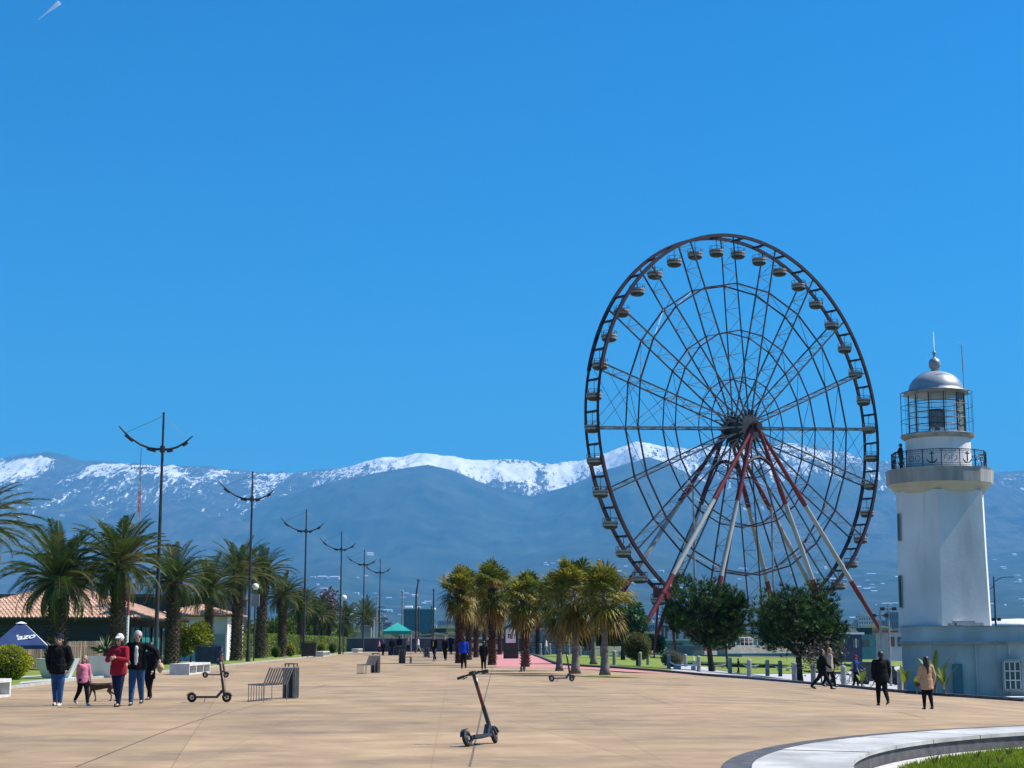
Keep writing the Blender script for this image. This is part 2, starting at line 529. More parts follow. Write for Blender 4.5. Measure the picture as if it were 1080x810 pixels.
# grass blades in the planter
rng = np.random.default_rng(3)
mb = MB()
for i in range(60000):
    a = rng.uniform(math.pi * 0.35, math.pi * 1.05); rr = (r0 - 1.44) * math.sqrt(rng.uniform(0.55, 1))
    x, y = rr * math.cos(a), rr * math.sin(a)
    if y + cy0 < 14 or (x + cx0) / max(1, y + cy0) > 0.42: continue
    h = rng.uniform(0.03, 0.09); t = rng.uniform(0, math.pi); w = 0.008
    dx, dy = math.cos(t) * w, math.sin(t) * w
    lx, ly = rng.uniform(-.03, .03, 2)
    mb.add([(x - dx, y - dy, 0.03), (x + dx, y + dy, 0.03), (x + lx, y + ly, 0.03 + h)], [(0, 1, 2)])
tag(mb.build('grass_blades', leaf('grass_blade', (0.14, 0.20, 0.01), (0.30, 0.36, 0.025), trans=0.3), None, (cx0, cy0, 0)),
    'short green grass growing in the round planter', 'grass', kind='stuff')
mb = MB()
for (px, py) in ((1030, 800), (1055, 806), (1064, 797), (985, 806), (1040, 808)):
    d = ray(px, py); t = (0.05 - EYE) / d.z; X, Y = d.x * t, d.y * t
    for k in range(9):
        a = rng.uniform(0, 6.28); L_ = rng.uniform(0.1, 0.22)
        mb.add([(X - .01, Y, 0.03), (X + .01, Y, 0.03), (X + math.cos(a) * L_ * .5, Y + math.sin(a) * L_ * .3, 0.03 + L_)], [(0, 1, 2)])
tag(mb.build('weeds', leaf('weed_leaf', (0.10, 0.07, 0.03), (0.2, 0.14, 0.05)), None), 'small brown weeds sprouting in the planter grass', 'weeds', kind='stuff')

# joints cut in the plaza that the photo shows as long thin lines
jm = mat('dark_joint', (0.09, 0.065, 0.05), (0.15, 0.11, 0.08), rough=0.9, scale=4)  # dark colour of the open joints
for pts, w in (([(495.2, 809), (497.9, 798.7), (509.4, 744.3), (519.6, 704)], 0.030), ([(80, 809), (170, 773), (238, 750)], 0.028),                ([(240, 752), (345, 722)], 0.014), ([(668, 731), (710, 744)], 0.012), ([(805, 725), (900, 741), (976, 757)], 0.02)):
    P = [gp(*q) for q in pts]
    L_, R_ = [], []
    for i, p in enumerate(P):
        d = (P[min(i + 1, len(P) - 1)] - P[max(0, i - 1)]); d.z = 0; d.normalize()
        nrm = Vector((-d.y, d.x, 0)) * w / 2
        L_.append(tuple((p + nrm)[:2])); R_.append(tuple((p - nrm)[:2]))
    struct(sheet('paving_joint', L_ + R_[::-1], jm, plaza_z, 0.004))

# ================================================================ MOUNTAINS
def px_u(px): return (px - 540) / FPX
def terrain(name, Yc, Y0, Y1, prof, nx, ny, m, xpx=(-250, 1330), seed=1, rough=0.05, ridge_amp=0.18, freq=1.0, jag=0.004, snow=None, foot=0.2, foot_pow=1.2):
    us = np.linspace(px_u(xpx[0]), px_u(xpx[1]), nx)
    pxs = us * FPX + 540
    PX = [p[0] for p in prof]; PY = [p[1] for p in prof]
    pyc = np.interp(pxs, PX, PY)
    zc = np.array([at(540 + u * FPX, p, Yc).z for u, p in zip(us, pyc)])
    X = us * Yc
    T = np.concatenate([np.linspace(0, 1, ny), np.array([1.06, 1.2, 1.6])])
    Y = Y0 + (Yc - Y0) * T
    XX, YY = np.meshgrid(X, Y)
    TT = np.repeat(T[:, None], nx, 1)
    base = zc[None, :] * (foot + (1 - foot) * np.clip(TT, 0, 1) ** foot_pow)
    k = freq / 3000.0
    r = fbm(XX * k * 1.2, YY * k * 0.7, 6, seed, True) - 0.55
    r2 = fbm(XX * k * 6, YY * k * 3.5, 5, seed + 20, True) - 0.55
    env = np.sin(np.pi * np.clip(TT, 0, 1)) ** 0.7
    Z = base * (1 + ridge_amp * 2.2 * r * env + ridge_amp * 0.7 * r2 * env)
    cr = (fbm(XX * k * 14, YY * k * 8, 5, seed + 40) - 0.5)
    Z = Z + cr * jag * Yc * np.clip(TT, 0.1, 1)
    Z = np.where(TT > 1, Z - (TT - 1) * zc[None, :] * 1.2, Z)
    Z[0, :] = -2
    V = np.stack([XX, YY, Z], -1).reshape(-1, 3)
    nyy = len(T)
    i = np.arange(nyy - 1)[:, None] * nx + np.arange(nx - 1)[None, :]
    F = np.stack([i, i + 1, i + nx + 1, i + nx], -1).reshape(-1, 4)
    me = bpy.data.meshes.new(name)
    me.from_pydata(V.tolist(), [], F.tolist())
    me.polygons.foreach_set('use_smooth', [True] * len(me.polygons))
    me.materials.append(m)
    if snow is not None:
        sx = np.interp(pxs, [q[0] for q in snow], [q[1] for q in snow])     # where snow lies along the range
        sl = np.interp(pxs, [q[0] for q in snow], [q[2] for q in snow])     # snow line (photo height)
        zl = np.array([at(540 + u * FPX, p, Yc).z for u, p in zip(us, sl)])
        gull = fbm(XX * k * 14, YY * k * 2.0, 5, seed + 70, True)
        big = fbm(XX * k * 2.5, YY * k * 1.2, 4, seed + 90)
        a = (Z - zl[None, :]) / 420.0 + sx[None, :] + (gull - 0.6) * 4.2 + (big - 0.5) * 2.6
        pen = np.interp(pxs, [-250, 0, 40, 70, 330, 380, 500, 540, 600, 640, 700, 770, 1080, 1330], [2, 3.2, 3.4, 3.0, 2.4, .2, .1, 1.6, 1.8, .5, .6, 1.4, 1.8, 1.5])
        a = a - pen[None, :] * np.clip((TT - .94) / .04, 0, 1)
        at_ = me.attributes.new('snow', 'FLOAT', 'POINT')
        at_.data.foreach_set('value', a.reshape(-1).astype(np.float32))
    me.update()
    o = bpy.data.objects.new(name, me); COL.objects.link(o)
    return struct(o), (XX, YY, Z)

def mountain_mat():
    m = mat('mountain_forest_and_snow', (0.022, 0.032, 0.030), (0.075, 0.075, 0.06), rough=0.95, scale=0.004, detail=8, spec=0.1)
    nt = m.node_tree; N, L = nt.nodes, nt.links
    bs = N['Principled BSDF']; src = bs.inputs['Base Color'].links[0].from_socket
    a = N.new('ShaderNodeAttribute'); a.attribute_name = 'snow'
    tc = N.new('ShaderNodeTexCoord'); mp = N.new('ShaderNodeMapping'); mp.inputs['Scale'].default_value = (1, 0.2, 0.4)
    L.new(tc.outputs['Object'], mp.inputs['Vector'])
    n = N.new('ShaderNodeTexNoise'); n.inputs['Scale'].default_value = 0.019; n.inputs['Detail'].default_value = 10; n.inputs['Roughness'].default_value = 0.8
    L.new(mp.outputs[0], n.inputs['Vector'])
    q = N.new('ShaderNodeMath'); q.operation = 'MULTIPLY_ADD'; q.inputs[1].default_value = 15.0; q.inputs[2].default_value = -7.6
    L.new(n.outputs['Fac'], q.inputs[0])
    s_ = N.new('ShaderNodeMath'); s_.operation = 'ADD'
    L.new(q.outputs[0], s_.inputs[0]); L.new(a.outputs['Fac'], s_.inputs[1])
    r = N.new('ShaderNodeMapRange'); r.inputs['From Min'].default_value = 0.2; r.inputs['From Max'].default_value = 0.7
    L.new(s_.outputs[0], r.inputs['Value'])
    mx = N.new('ShaderNodeMix'); mx.data_type = 'RGBA'; mx.inputs[7].default_value = (0.90, 0.90, 0.90, 1)
    L.new(r.outputs[0], mx.inputs[0]); L.new(src, mx.inputs[6]); L.new(mx.outputs[2], bs.inputs['Base Color'])
    return m
prof1 = [(-250, 500), (-60, 490), (0, 483), (25, 478.5), (45, 476), (62, 479), (80, 485), (110, 487), (150, 490), (200, 492), (240, 494), (285, 499), (320, 497), (350, 495), (372, 491), (400, 484), (425, 481),
         (450, 478.5), (480, 482), (510, 486), (540, 485), (570, 488), (600, 488), (625, 484), (650, 474), (672, 466), (700, 471), (725, 473), (760, 470), (790, 475), (829, 467), (870, 472), (900, 481), (940, 487), (1000, 494), (1045, 498), (1080, 496), (1330, 500)]
snow1 = [(-250, 0.0, 520), (0, 0.4, 528), (50, 0.1, 522), (75, -1.2, 510), (100, -0.3, 530), (200, -0.1, 534), (230, -0.7, 528), (290, -0.8, 520), (330, -0.3, 508), (400, 0.4, 513), (450, 0.8, 518), (600, 0.8, 527), (650, 0.4, 518), (720, 0.1, 508),
         (770, -0.4, 510), (829, 0.1, 505), (880, -0.6, 500), (930, -1.6, 500), (1060, -1.2, 510), (1330, -0.9, 510)]
M_mtn = mountain_mat()
terrain('mountains', 25000, 15000, 26000, prof1, 900, 170, M_mtn, seed=3, ridge_amp=0.15, snow=snow1, foot=0.12, foot_pow=1.1, jag=0.0030)
M_hill = mat('wooded_hills', (0.008, 0.020, 0.018), (0.055, 0.075, 0.055), rough=0.95, scale=0.0022, detail=12, spec=0.1, lo=.3, hi=.75)  # tone contrast raised to paint sunlit relief into the slopes
prof2 = [(-250, 545), (0, 548), (60, 540), (150, 552), (240, 545), (300, 526), (350, 509), (400, 498), (430, 493), (452, 490), (480, 497), (520, 514), (560, 524), (600, 512), (640, 496), (683, 483), (705, 488), (735, 505), (780, 521), (830, 508),
         (858, 500), (900, 509), (960, 528), (1080, 536), (1330, 550)]
terrain('foothills', 21500, 15500, 18000, prof2, 620, 90, M_hill, seed=11, ridge_amp=0.17, foot=0.25, jag=0.0010)
prof3 = [(-250, 640), (120, 645), (230, 628), (290, 606), (340, 592), (372, 584), (395, 583), (412, 596), (440, 606), (470, 612), (520, 600), (560, 584), (600, 574), (640, 571), (690, 580), (740, 592), (790, 586), (840, 580), (900, 586), (960, 596), (1020, 588), (1080, 580), (1330, 590)]
hill3, H3 = terrain('near_hills', 17000, 6500, 9000, prof3, 420, 90, M_hill, seed=23, ridge_amp=0.16, foot=0.04, jag=0.0012, foot_pow=1.5)

def hill_hit(px, py):
    """march a sight line until it meets the near hills"""
    XX, YY, ZZ = H3
    xs, ys = XX[0], YY[:, 0]
    d = ray(px, py); d = d / d.y
    Ys = np.linspace(6550, 16950, 380)
    for Y in Ys:
        x, z = d.x * Y, EYE + d.z * Y
        i = int(np.clip(np.searchsorted(xs, x), 1, len(xs) - 1)); j = int(np.clip(np.searchsorted(ys, Y), 1, len(ys) - 1))
        if z <= ZZ[j, i]: return Vector((x, Y, ZZ[j, i]))
    return None

# contrail high above
a, b = at(40, 21, 30000), at(63, 2.5, 30000)
mb = MB(); mb.path([a, a.lerp(b, .35), a.lerp(b, .7), b], [4, 14, 34, 46], 10)
m_con = mat('contrail_ice', (0.95, 0.95, 0.95), rough=1.0, scale=0.01, trans=0.5, alpha=0.6)
tag(mb.build('contrail', m_con), 'short white contrail high in the blue sky at the top left', 'contrail', kind='stuff')

# the air: pale even haze round everything on the ground
mb = MB(); mb.box(0, 14000, 1598, 64000, 30200, 3204)
hz = mb.build('haze', None) if False else None
me = bpy.data.meshes.new('haze'); me.from_pydata(mb.v, [], mb.f)
hm = bpy.data.materials.new('haze_air'); hm.use_nodes = True
hm.node_tree.nodes.clear()
_o = hm.node_tree.nodes.new('ShaderNodeOutputMaterial'); _v = hm.node_tree.nodes.new('ShaderNodeVolumePrincipled')
_v.inputs['Color'].default_value = HAZE_COLOR
_v.inputs['Density'].default_value = HAZE_DENSITY
_v.inputs['Anisotropy'].default_value = 0.0
hm.node_tree.links.new(_v.outputs[0], _o.inputs['Volume'])
me.materials.append(hm)
haze = bpy.data.objects.new('haze', me); COL.objects.link(haze)
haze['kind'] = 'stuff'; haze['label'] = 'pale blue haze in front of the mountains'; haze['category'] = 'haze'
# ================================================================ FERRIS WHEEL
M_wred = mat('wheel_red_paint', (0.020, 0.003, 0.004), (0.034, 0.004, 0.006), rough=0.45, scale=0.5, detail=5)
M_wred2 = mat('leg_red_paint', (0.13, 0.010, 0.010), (0.18, 0.014, 0.014), rough=0.45, scale=0.5, detail=5)
M_wwhite = mat('leg_cream_paint', (0.32, 0.31, 0.28), (0.42, 0.40, 0.37), rough=0.5, scale=0.4, detail=6)
M_steel = mat('dark_galvanised_steel', (0.022, 0.022, 0.025), (0.045, 0.045, 0.05), rough=0.5, scale=1.5)
M_steel2 = mat('pale_galvanised_steel', (0.20, 0.20, 0.21), (0.32, 0.32, 0.33), rough=0.5, scale=1.5)
M_dark = mat('near_black_metal', (0.012, 0.012, 0.014), (0.028, 0.028, 0.03), rough=0.45, scale=2)
M_white = mat('white_paint', (0.72, 0.72, 0.70), (0.82, 0.82, 0.80), rough=0.5, scale=1.2, detail=6)
M_glass = mat('tinted_glass', (0.03, 0.06, 0.07), (0.05, 0.09, 0.10), rough=0.08, scale=0.5, spec=0.8)

WD = 220.0
hub = at(782, 452, WD)
WR = 26.8
wheel = thing('ferris_wheel', 'giant red rimmed ferris wheel with white and red legs rising behind the trees', 'ferris wheel', (hub.x, hub.y, 0))
HZ = hub.z
WT = R(37)                              # the wheel stands at this angle to the picture
U = Vector((math.cos(WT), math.sin(WT), 0)); NRM = Vector((math.sin(WT), -math.cos(WT), 0)); ZU = Vector((0, 0, 1))
def wp(r, deg, q=0.0):                 # point on the wheel: radius, angle, offset along the axle
    a = R(deg)
    return U * (r * math.cos(a)) + ZU * (HZ + r * math.sin(a)) + NRM * q
HW = 1.22
for q in (-HW, HW):
    mb = MB()
    n = 120
    P = [wp(WR, 360 * i / n, q) for i in range(n)]
    for i in range(n):
        mb.beam(P[i], P[(i + 1) % n], 0.34, 0.42)
    mb.build('rim', M_wred, wheel)
for k in range(40):
    a = 94.3 + 4.5 + 9 * k
    mb = MB(); mb.beam(wp(WR - 0.1, a, -HW), wp(WR - 0.1, a, HW), 0.30, 0.26)
    mb.build('crossbar', M_wred, wheel)
A0 = 94.3
for k in range(20):
    a = A0 + 18 * k
    mb = MB()
    for q in (-HW, HW):
        mb.beam(wp(1.6, a, q * 1.25), wp(WR - 0.2, a, q), 0.17, 0.17)
    nseg = 15
    for i in range(nseg):
        r1, r2 = 2.4 + (WR - 3.0) * i / nseg, 2.4 + (WR - 3.0) * (i + 1) / nseg
        s1 = 1 if i % 2 else -1
        mb.tube(wp(r1, a, -HW * s1), wp(r2, a, HW * s1), 0.045, n=4, mi=1)
        if i % 2 == 0: mb.tube(wp(r2, a, -HW), wp(r2, a, HW), 0.045, n=4, mi=1)
    mb.build('spoke', [M_steel, M_steel2], wheel)
for fr, th in ((0.26, 0.12), (0.505, 0.15), (0.75, 0.18)):
    for q in (-HW, HW):
        mb = MB()
        for k in range(20):
            a = A0 + 18 * k
            mb.beam(wp(WR * fr, a, q), wp(WR * fr, a + 18, q), th, th)
        mb.build('inner_ring', M_wred, wheel)
    for k in range(20):
        mb = MB()
        a = A0 + 18 * k
        mb.tube(wp(WR * fr, a, -HW), wp(WR * fr, a + 18, HW), 0.04, n=4)
        mb.build('ring_brace', M_steel, wheel)
for sec in (4, 14):                    # the two braced sectors
    mb = MB()
    a1, a2 = A0 + 18 * sec, A0 + 18 * (sec + 1)
    rr = [0.26, 0.505, 0.75, 0.985]
    for i in range(3):
        for q in (-HW, HW):
            mb.tube(wp(WR * rr[i], a1, q), wp(WR * rr[i + 1], a2, q), 0.04, n=4)
            mb.tube(wp(WR * rr[i], a2, q), wp(WR * rr[i + 1], a1, q), 0.04, n=4)
    mb.build('cable_bracing', M_steel, wheel)
# hub: two flanged discs with ribs on a thick axle
mb = MB()
for q in (-1.75, 1.75):
    mb.path([wp(0, 0, q - .12), wp(0, 0, q + .12)], 1.75, 32)
mb.path([wp(0, 0, -1.75), wp(0, 0, 1.75)], 1.05, 32)
for k in range(20):
    a = A0 + 18 * k
    mb.beam(wp(1.0, a, -1.7), wp(1.0, a, 1.7), 0.12, 0.5)
    for q in (-1.75, 1.75): mb.beam(wp(1.5, a, q), wp(2.5, a, q * .95), 0.30, 0.26)
mb.build('hub', M_steel, wheel)
mb = MB(); mb.path([wp(0, 0, -3.4), wp(0, 0, 3.4)], 0.48, 24)
for q in (-3.1, 3.1): mb.path([wp(0, 0, q - .35), wp(0, 0, q + .35)], .55, 24)
for q in (-2.7, 2.7): mb.path([wp(0, 0, q - .1), wp(0, 0, q + .1)], .8, 24)
mb.build('axle', M_wred, wheel)
feet = []
for sq in (1, -1):
    for p, q in ((-24.5, 4.5 * sq), (-12.5, 5.0 * sq), (12.5, 5.0 * sq), (24.5, 4.5 * sq)):
        topp = wp(0, 0, 2.75 * sq) + U * (0.5 * (1 if p > 0 else -1)) + Vector((0, 0, -0.2))
        foot = U * p + NRM * q * 1.0 + Vector((0, 0, 0.35))
        feet.append(foot)
        mb = MB()
        L_ = [0.0, 0.30, 0.302, 0.72, 0.722, 1.0]
        rr = [0.22, 0.28, 0.28, 0.30, 0.30, 0.24]
        pts = [topp.lerp(foot, t) for t in L_]
        for (i, j, mi) in ((0, 1, 0), (2, 3, 1), (4, 5, 0)):
            mb.path([pts[i], pts[i].lerp(pts[j], .5), pts[j]], [rr[i], (rr[i] + rr[j]) / 2 + .03, rr[j]], 14, mi)
        for i in (1, 3): mb.path([pts[i] + (pts[i + 1] - pts[i]) * -20, pts[i] + (pts[i + 1] - pts[i]) * 20], 0.35, 14, 0)
        mb.build('leg', [M_wred2, M_wwhite], wheel, smooth=False)
        mb = MB(); mb.box(foot.x, foot.y, 0.1, 2.2, 2.2, 0.5, WT); mb.build('footing', M_kerb, wheel)
    # collar between the inner legs, below the axle
    mb = MB()
    c = [wp(0, 0, 3.15 * sq) + Vector((0, 0, -4.6)) + U * x for x in (-2.2, -1.0, 0, 1.0, 2.2)]
    for i, dz in enumerate((-.5, .15, .35, .15, -.5)): c[i].z += dz
    mb.path(c, 0.24, 8); mb.build('leg_brace', M_wred, wheel)
# thin guys from the hub to the ground inside the legs
for x in (-9.3, 5.5):
    b0 = U * x + Vector((0, 0, 0.1)); 
    mb = MB(); mb.tube(b0, b0 + Vector((0, 0, 22)), 0.17, 0.12, 8); mb.build('lighting_mast', M_steel2, wheel)
# drive unit and boarding platform
mb = MB()
dp = wp(WR, 236.5, 0); 
mb.box(dp.x, dp.y, dp.z - .4, 1.5, 2.6, 1.3, WT); mb.ball((dp.x + .5, dp.y - .5, dp.z + .3), 0.6, 10)
mb.build('drive_housing', M_wred2, wheel)
mb = MB()
for o_ in (-1.0, 1.0): mb.beam(dp + U * o_ + Vector((0, 0, -1)), Vector((dp.x + 1.5 * o_, dp.y + 1.5 * o_, 0)), 0.3, 0.3)
mb.build('drive_support', M_wred2, wheel)
mb = MB(); mb.box(0, 0, 0.5, 18, 11, 1.0, WT); mb.build('boarding_platform', M_kerb, wheel)
mb = MB()
for i in range(24):
    mb.box(*(U * (-9 + i * 18 / 23) + NRM * 5.5)[:2], 1.5, 0.06, 0.06, 1.1, WT)
mb.beam(U * -9 + NRM * 5.5 + ZU * 2.05, U * 9 + NRM * 5.5 + ZU * 2.05, 0.08, 0.08); mb.build('platform_railing', M_white, wheel)

M_gond = mat('gondola_cream', (0.26, 0.24, 0.21), (0.36, 0.34, 0.30), rough=0.5, scale=1)
def gondola(loc, parent):
    mb = MB()
    mb.lathe([(0.55, -2.75), (0.85, -2.62), (0.98, -2.40)], 16, mi=2)
    mb.lathe([(0.985, -2.40), (1.02, -2.12)], 16, mi=0)
    mb.lathe([(1.03, -2.12), (1.04, -2.02)], 16, mi=1)
    mb.lathe([(1.03, -2.02), (1.02, -1.80), (0.96, -1.80), (0.94, -2.35)], 16, mi=0, caps=False)
    g = mb.build('gondola', [M_gond, M_wred2, M_steel], parent, loc, smooth=False)
    mb = MB()
    mb.tube((0, 0, -2.4), (0, 0, 0.1), 0.045, n=6)
    mb.beam((-0.35, 0, -0.1), (0.35, 0, -0.1), 0.12, 0.14)
    mb.build('hanger', M_steel, g)
    mb = MB()
    for k in range(8):
        a = k * math.pi / 4
        mb.tube((1.0 * math.cos(a), math.sin(a), -1.8), (1.0 * math.cos(a), math.sin(a), -1.35), 0.03, n=4)
    mb.torus((0, 0, -1.35), (0, 0, 1), 1.0, 0.03, 16, 4)
    mb.build('railing', M_steel, g)
    return g
g0 = None
for k in range(40):
    a = 94.3 + 4.5 + 9 * k
    p = wp(WR - 0.1, a, 0)
    if g0 is None: g0 = gondola(p, wheel)
    else:
        g = g0.copy(); COL.objects.link(g); g.location = p; g.parent = wheel
        for ch in list(g0.children):
            c = ch.copy(); COL.objects.link(c); c.parent = g

# ================================================================ LIGHTHOUSE
M_lh = mat('lighthouse_white_render', (0.62, 0.62, 0.61), (0.76, 0.76, 0.74), rough=0.8, scale=0.25, detail=8, bump=0.25, bscale=5,
           mixes=[((0.36, 0.37, 0.36), 0.5, 0.52, 0.75, (1, 1, 0.25), 0.6), ((0.28, 0.27, 0.24), 1.6, 0.6, 0.8, (1, 1, 0.12), 0.45)])
M_lhc = mat('weathered_gallery_concrete', (0.27, 0.27, 0.26), (0.40, 0.40, 0.38), rough=0.85, scale=1.2, detail=8, stretch=(1, 1, 0.2), bump=0.3,
            mixes=[((0.12, 0.12, 0.11), 1.5, 0.55, 0.75, (1, 1, 0.1), 0.7)])
M_cream = mat('cream_cove', (0.52, 0.47, 0.36), (0.62, 0.57, 0.46), rough=0.8, scale=0.8, detail=7)
M_dome = mat('dome_grey_metal', (0.25, 0.27, 0.29), (0.36, 0.38, 0.40), rough=0.45, scale=0.9, metal=0.3)
LY = 100.0
lb = at(997.0, 655, LY)
LS = 1700 / LY * 0.988
def lz(py): return at(994, py, LY).z
lh = thing('lighthouse', 'white tapering lighthouse tower with grey dome, glazed lantern and railed gallery', 'lighthouse', (lb.x, LY, 0))
n6 = 6
rot = R(-108)                       # an arris turned almost to the camera
w_bot, w_top = 45.6 / 17 / math.cos(R(30)) , 43.2 / 17 / math.cos(R(30))
mb = MB()
zb, zt = lz(664), lz(520)
mb.lathe([(w_bot * 1.02, lz(668)), (w_bot, zb), (w_bot * .5 + w_top * .5 - 0.02, (zb + zt) / 2), (w_top, zt)], n6, rot=rot)
mb.build('tower', M_lh, lh)
mb = MB()
mb.lathe([(2.45, lz(523.5)), (2.72, lz(521)), (2.74, lz(519.5)), (2.80, lz(518.5)), (2.84, lz(517)), (2.98, lz(514.5)), (3.14, lz(512.8)), (3.16, lz(511.8))], 40)
mb.build('cove_moulding', M_cream, lh)
mb = MB()
mb.lathe([(3.1, lz(511.9)), (3.22, lz(511.8)), (3.26, lz(499)), (3.30, lz(496.8)), (0.3, lz(496.6))], 16, rot=R(11))
mb.build('gallery', M_lhc, lh)
# railing with anchors
rr_, z0, z1 = 2.86, lz(496.6), lz(478.5)
h = z1 - z0
mb = MB()
nP = 16
ang = [2 * math.pi * k / nP + R(11) for k in range(nP)]
PP = [Vector((rr_ * math.cos(a), rr_ * math.sin(a), 0)) for a in ang]
for i in range(nP):
    a, b = PP[i], PP[(i + 1) % nP]
    mb.tube(a + ZU * z0, a + ZU * (z1 + .03), 0.03, n=6)
    for hz_, t_ in ((0.10, .03), (0.20, .02), (0.78, .02), (0.88, .02), (1.0, .035)):
        mb.beam(a + ZU * (z0 + h * hz_), b + ZU * (z0 + h * hz_), t_, t_)
    for j in range(6):                 # little loops in the top and bottom bands
        c = a.lerp(b, (j + .5) / 6)
        mb.torus(c + ZU * (z0 + h * .94), Vector((a + b).normalized()), 0.045, 0.011, 8, 4)
    m_ = (a + b) / 2; t = (b - a).normalized()
    if i % 2 == 0:                     # anchor motif
        mb.beam(m_ + ZU * (z0 + h * .2), m_ + ZU * (z0 + h * .86), 0.07, 0.05)
        mb.beam(m_ + ZU * (z0 + h * .74) - t * .14, m_ + ZU * (z0 + h * .74) + t * .14, 0.05, 0.05)
        arc = [m_ + t * (.32 * math.cos(q)) + ZU * (z0 + h * .52 + .32 * math.sin(q)) for q in np.linspace(math.pi * 1.08, math.pi * 1.92, 9)]
        mb.path(arc, [.02, .035, .045, .05, .055, .05, .045, .035, .02], 6)
    else:                              # scrolls
        for s_ in (-1, 1):
            mb.torus(m_ + t * (.22 * s_) + ZU * (z0 + h * .5), Vector((a + b).normalized()), 0.17, 0.018, 14, 4)
mb.build('gallery_railing', M_dark, lh)
# lantern room
mb = MB(); mb.lathe([(1.98, lz(496.6)), (1.98, lz(463.5)), (1.5, lz(463.4))], 32); mb.build('lantern_base', M_lh, lh, smooth=False)
mb = MB(); mb.lathe([(1.95, lz(464.5)), (2.22, lz(462)), (2.28, lz(459.5)), (2.2, lz(459))], 24); mb.build('lantern_floor', M_lhc, lh)
gz0, gz1 = lz(459), lz(416)
mb = MB()
for k in range(12):
    a = 2 * math.pi * k / 12
    mb.beam((1.74 * math.cos(a), 1.74 * math.sin(a), gz0), (1.74 * math.cos(a), 1.74 * math.sin(a), gz1), 0.055, 0.055)
for t in (0.0, .22, .52, .78, 1.0):
    mb.torus((0, 0, gz0 + (gz1 - gz0) * t), (0, 0, 1), 1.74, 0.024, 24, 4)
mb.build('lantern_frame', M_steel, lh)
for k in range(12):                    # blank panels on the landward side, clear panes elsewhere
    a1, a2 = 2 * math.pi * k / 12 + .02, 2 * math.pi * (k + 1) / 12 - .02
    mb = MB(); r_ = 1.72
    mb.add([(r_ * math.cos(a1), r_ * math.sin(a1), gz0), (r_ * math.cos(a2), r_ * math.sin(a2), gz0), (r_ * math.cos(a2), r_ * math.sin(a2), gz1), (r_ * math.cos(a1), r_ * math.sin(a1), gz1),
            (1.70 * math.cos(a1), 1.70 * math.sin(a1), gz0), (1.70 * math.cos(a2), 1.70 * math.sin(a2), gz0), (1.70 * math.cos(a2), 1.70 * math.sin(a2), gz1), (1.70 * math.cos(a1), 1.70 * math.sin(a1), gz1)],
           [(0, 1, 2, 3), (7, 6, 5, 4), (0, 4, 5, 1), (3, 2, 6, 7)])
    blank = k in (10, 11)
    if blank: mb.build('blank_panel', mat('grey_green_panel', (0.10, 0.14, 0.13), (0.15, 0.19, 0.17), rough=0.6), lh)
    else: mb.build('pane', mat('clear_lantern_glass', (0.55, 0.66, 0.66), rough=0.05, alpha=0.10), lh)
mb = MB()                              # outer cage of thin bars
NC = 16
for k in range(NC):
    a = 2 * math.pi * k / NC
    p = Vector((2.2 * math.cos(a), 2.2 * math.sin(a), 0)); 
    mb.tube(p + ZU * gz0, p + ZU * lz(415), 0.013, n=5)
for t in (0.0, .34, .67, 1.0): mb.torus((0, 0, gz0 + (lz(415) - gz0) * t), (0, 0, 1), 2.2, 0.018, 30, 4)
for k in range(10):
    a = 2 * math.pi * k / 10
    mb.tube((1.7 * math.cos(a), 1.7 * math.sin(a), lz(415)), (2.2 * math.cos(a), 2.2 * math.sin(a), lz(415)), 0.02, n=4)
mb.build('lantern_cage', M_steel, lh)
mb = MB()
mb.lathe([(0.16, gz0), (0.16, lz(452)), (0.48, lz(451.5)), (0.52, lz(448)), (0.52, lz(434)), (0.46, lz(432)), (0.1, lz(431))], 20)
mb.build('lamp', mat('lens_blue_black', (0.012, 0.016, 0.04), (0.02, 0.03, 0.08), rough=0.2), lh, smooth=False)
dz0 = lz(413); dr = 1.68; dh = lz(391.5) - dz0
prof = [(1.85, lz(417)), (1.98, lz(415.5)), (1.98, lz(413.6)), (1.76, lz(413))] + [(dr * math.cos(t), dz0 + dh * math.sin(t)) for t in np.linspace(0.02, 1.42, 12)]
mb = MB(); mb.lathe(prof, 40); mb.build('dome', M_dome, lh, smooth=True)
mb = MB(); mb.lathe([(0.26, lz(393)), (0.23, lz(389.5)), (0.34, lz(387.5)), (0.37, lz(383)), (0.30, lz(379.5)), (0.14, lz(378)), (0.07, lz(377)), (0.07, lz(374.5)), (0.12, lz(373)), (0.10, lz(371)), (0.03, lz(370)), (0.018, lz(350))], 20)
mb.build('finial', M_dome, lh, smooth=True)
mb = MB()
mb.path([(1.55, -.9, lz(459)), (1.50, -.9, lz(367)), (1.42, -.9, lz(365)), (1.30, -.9, lz(364.5))], 0.03, 6); mb.build('lightning_rod', M_steel2, lh)
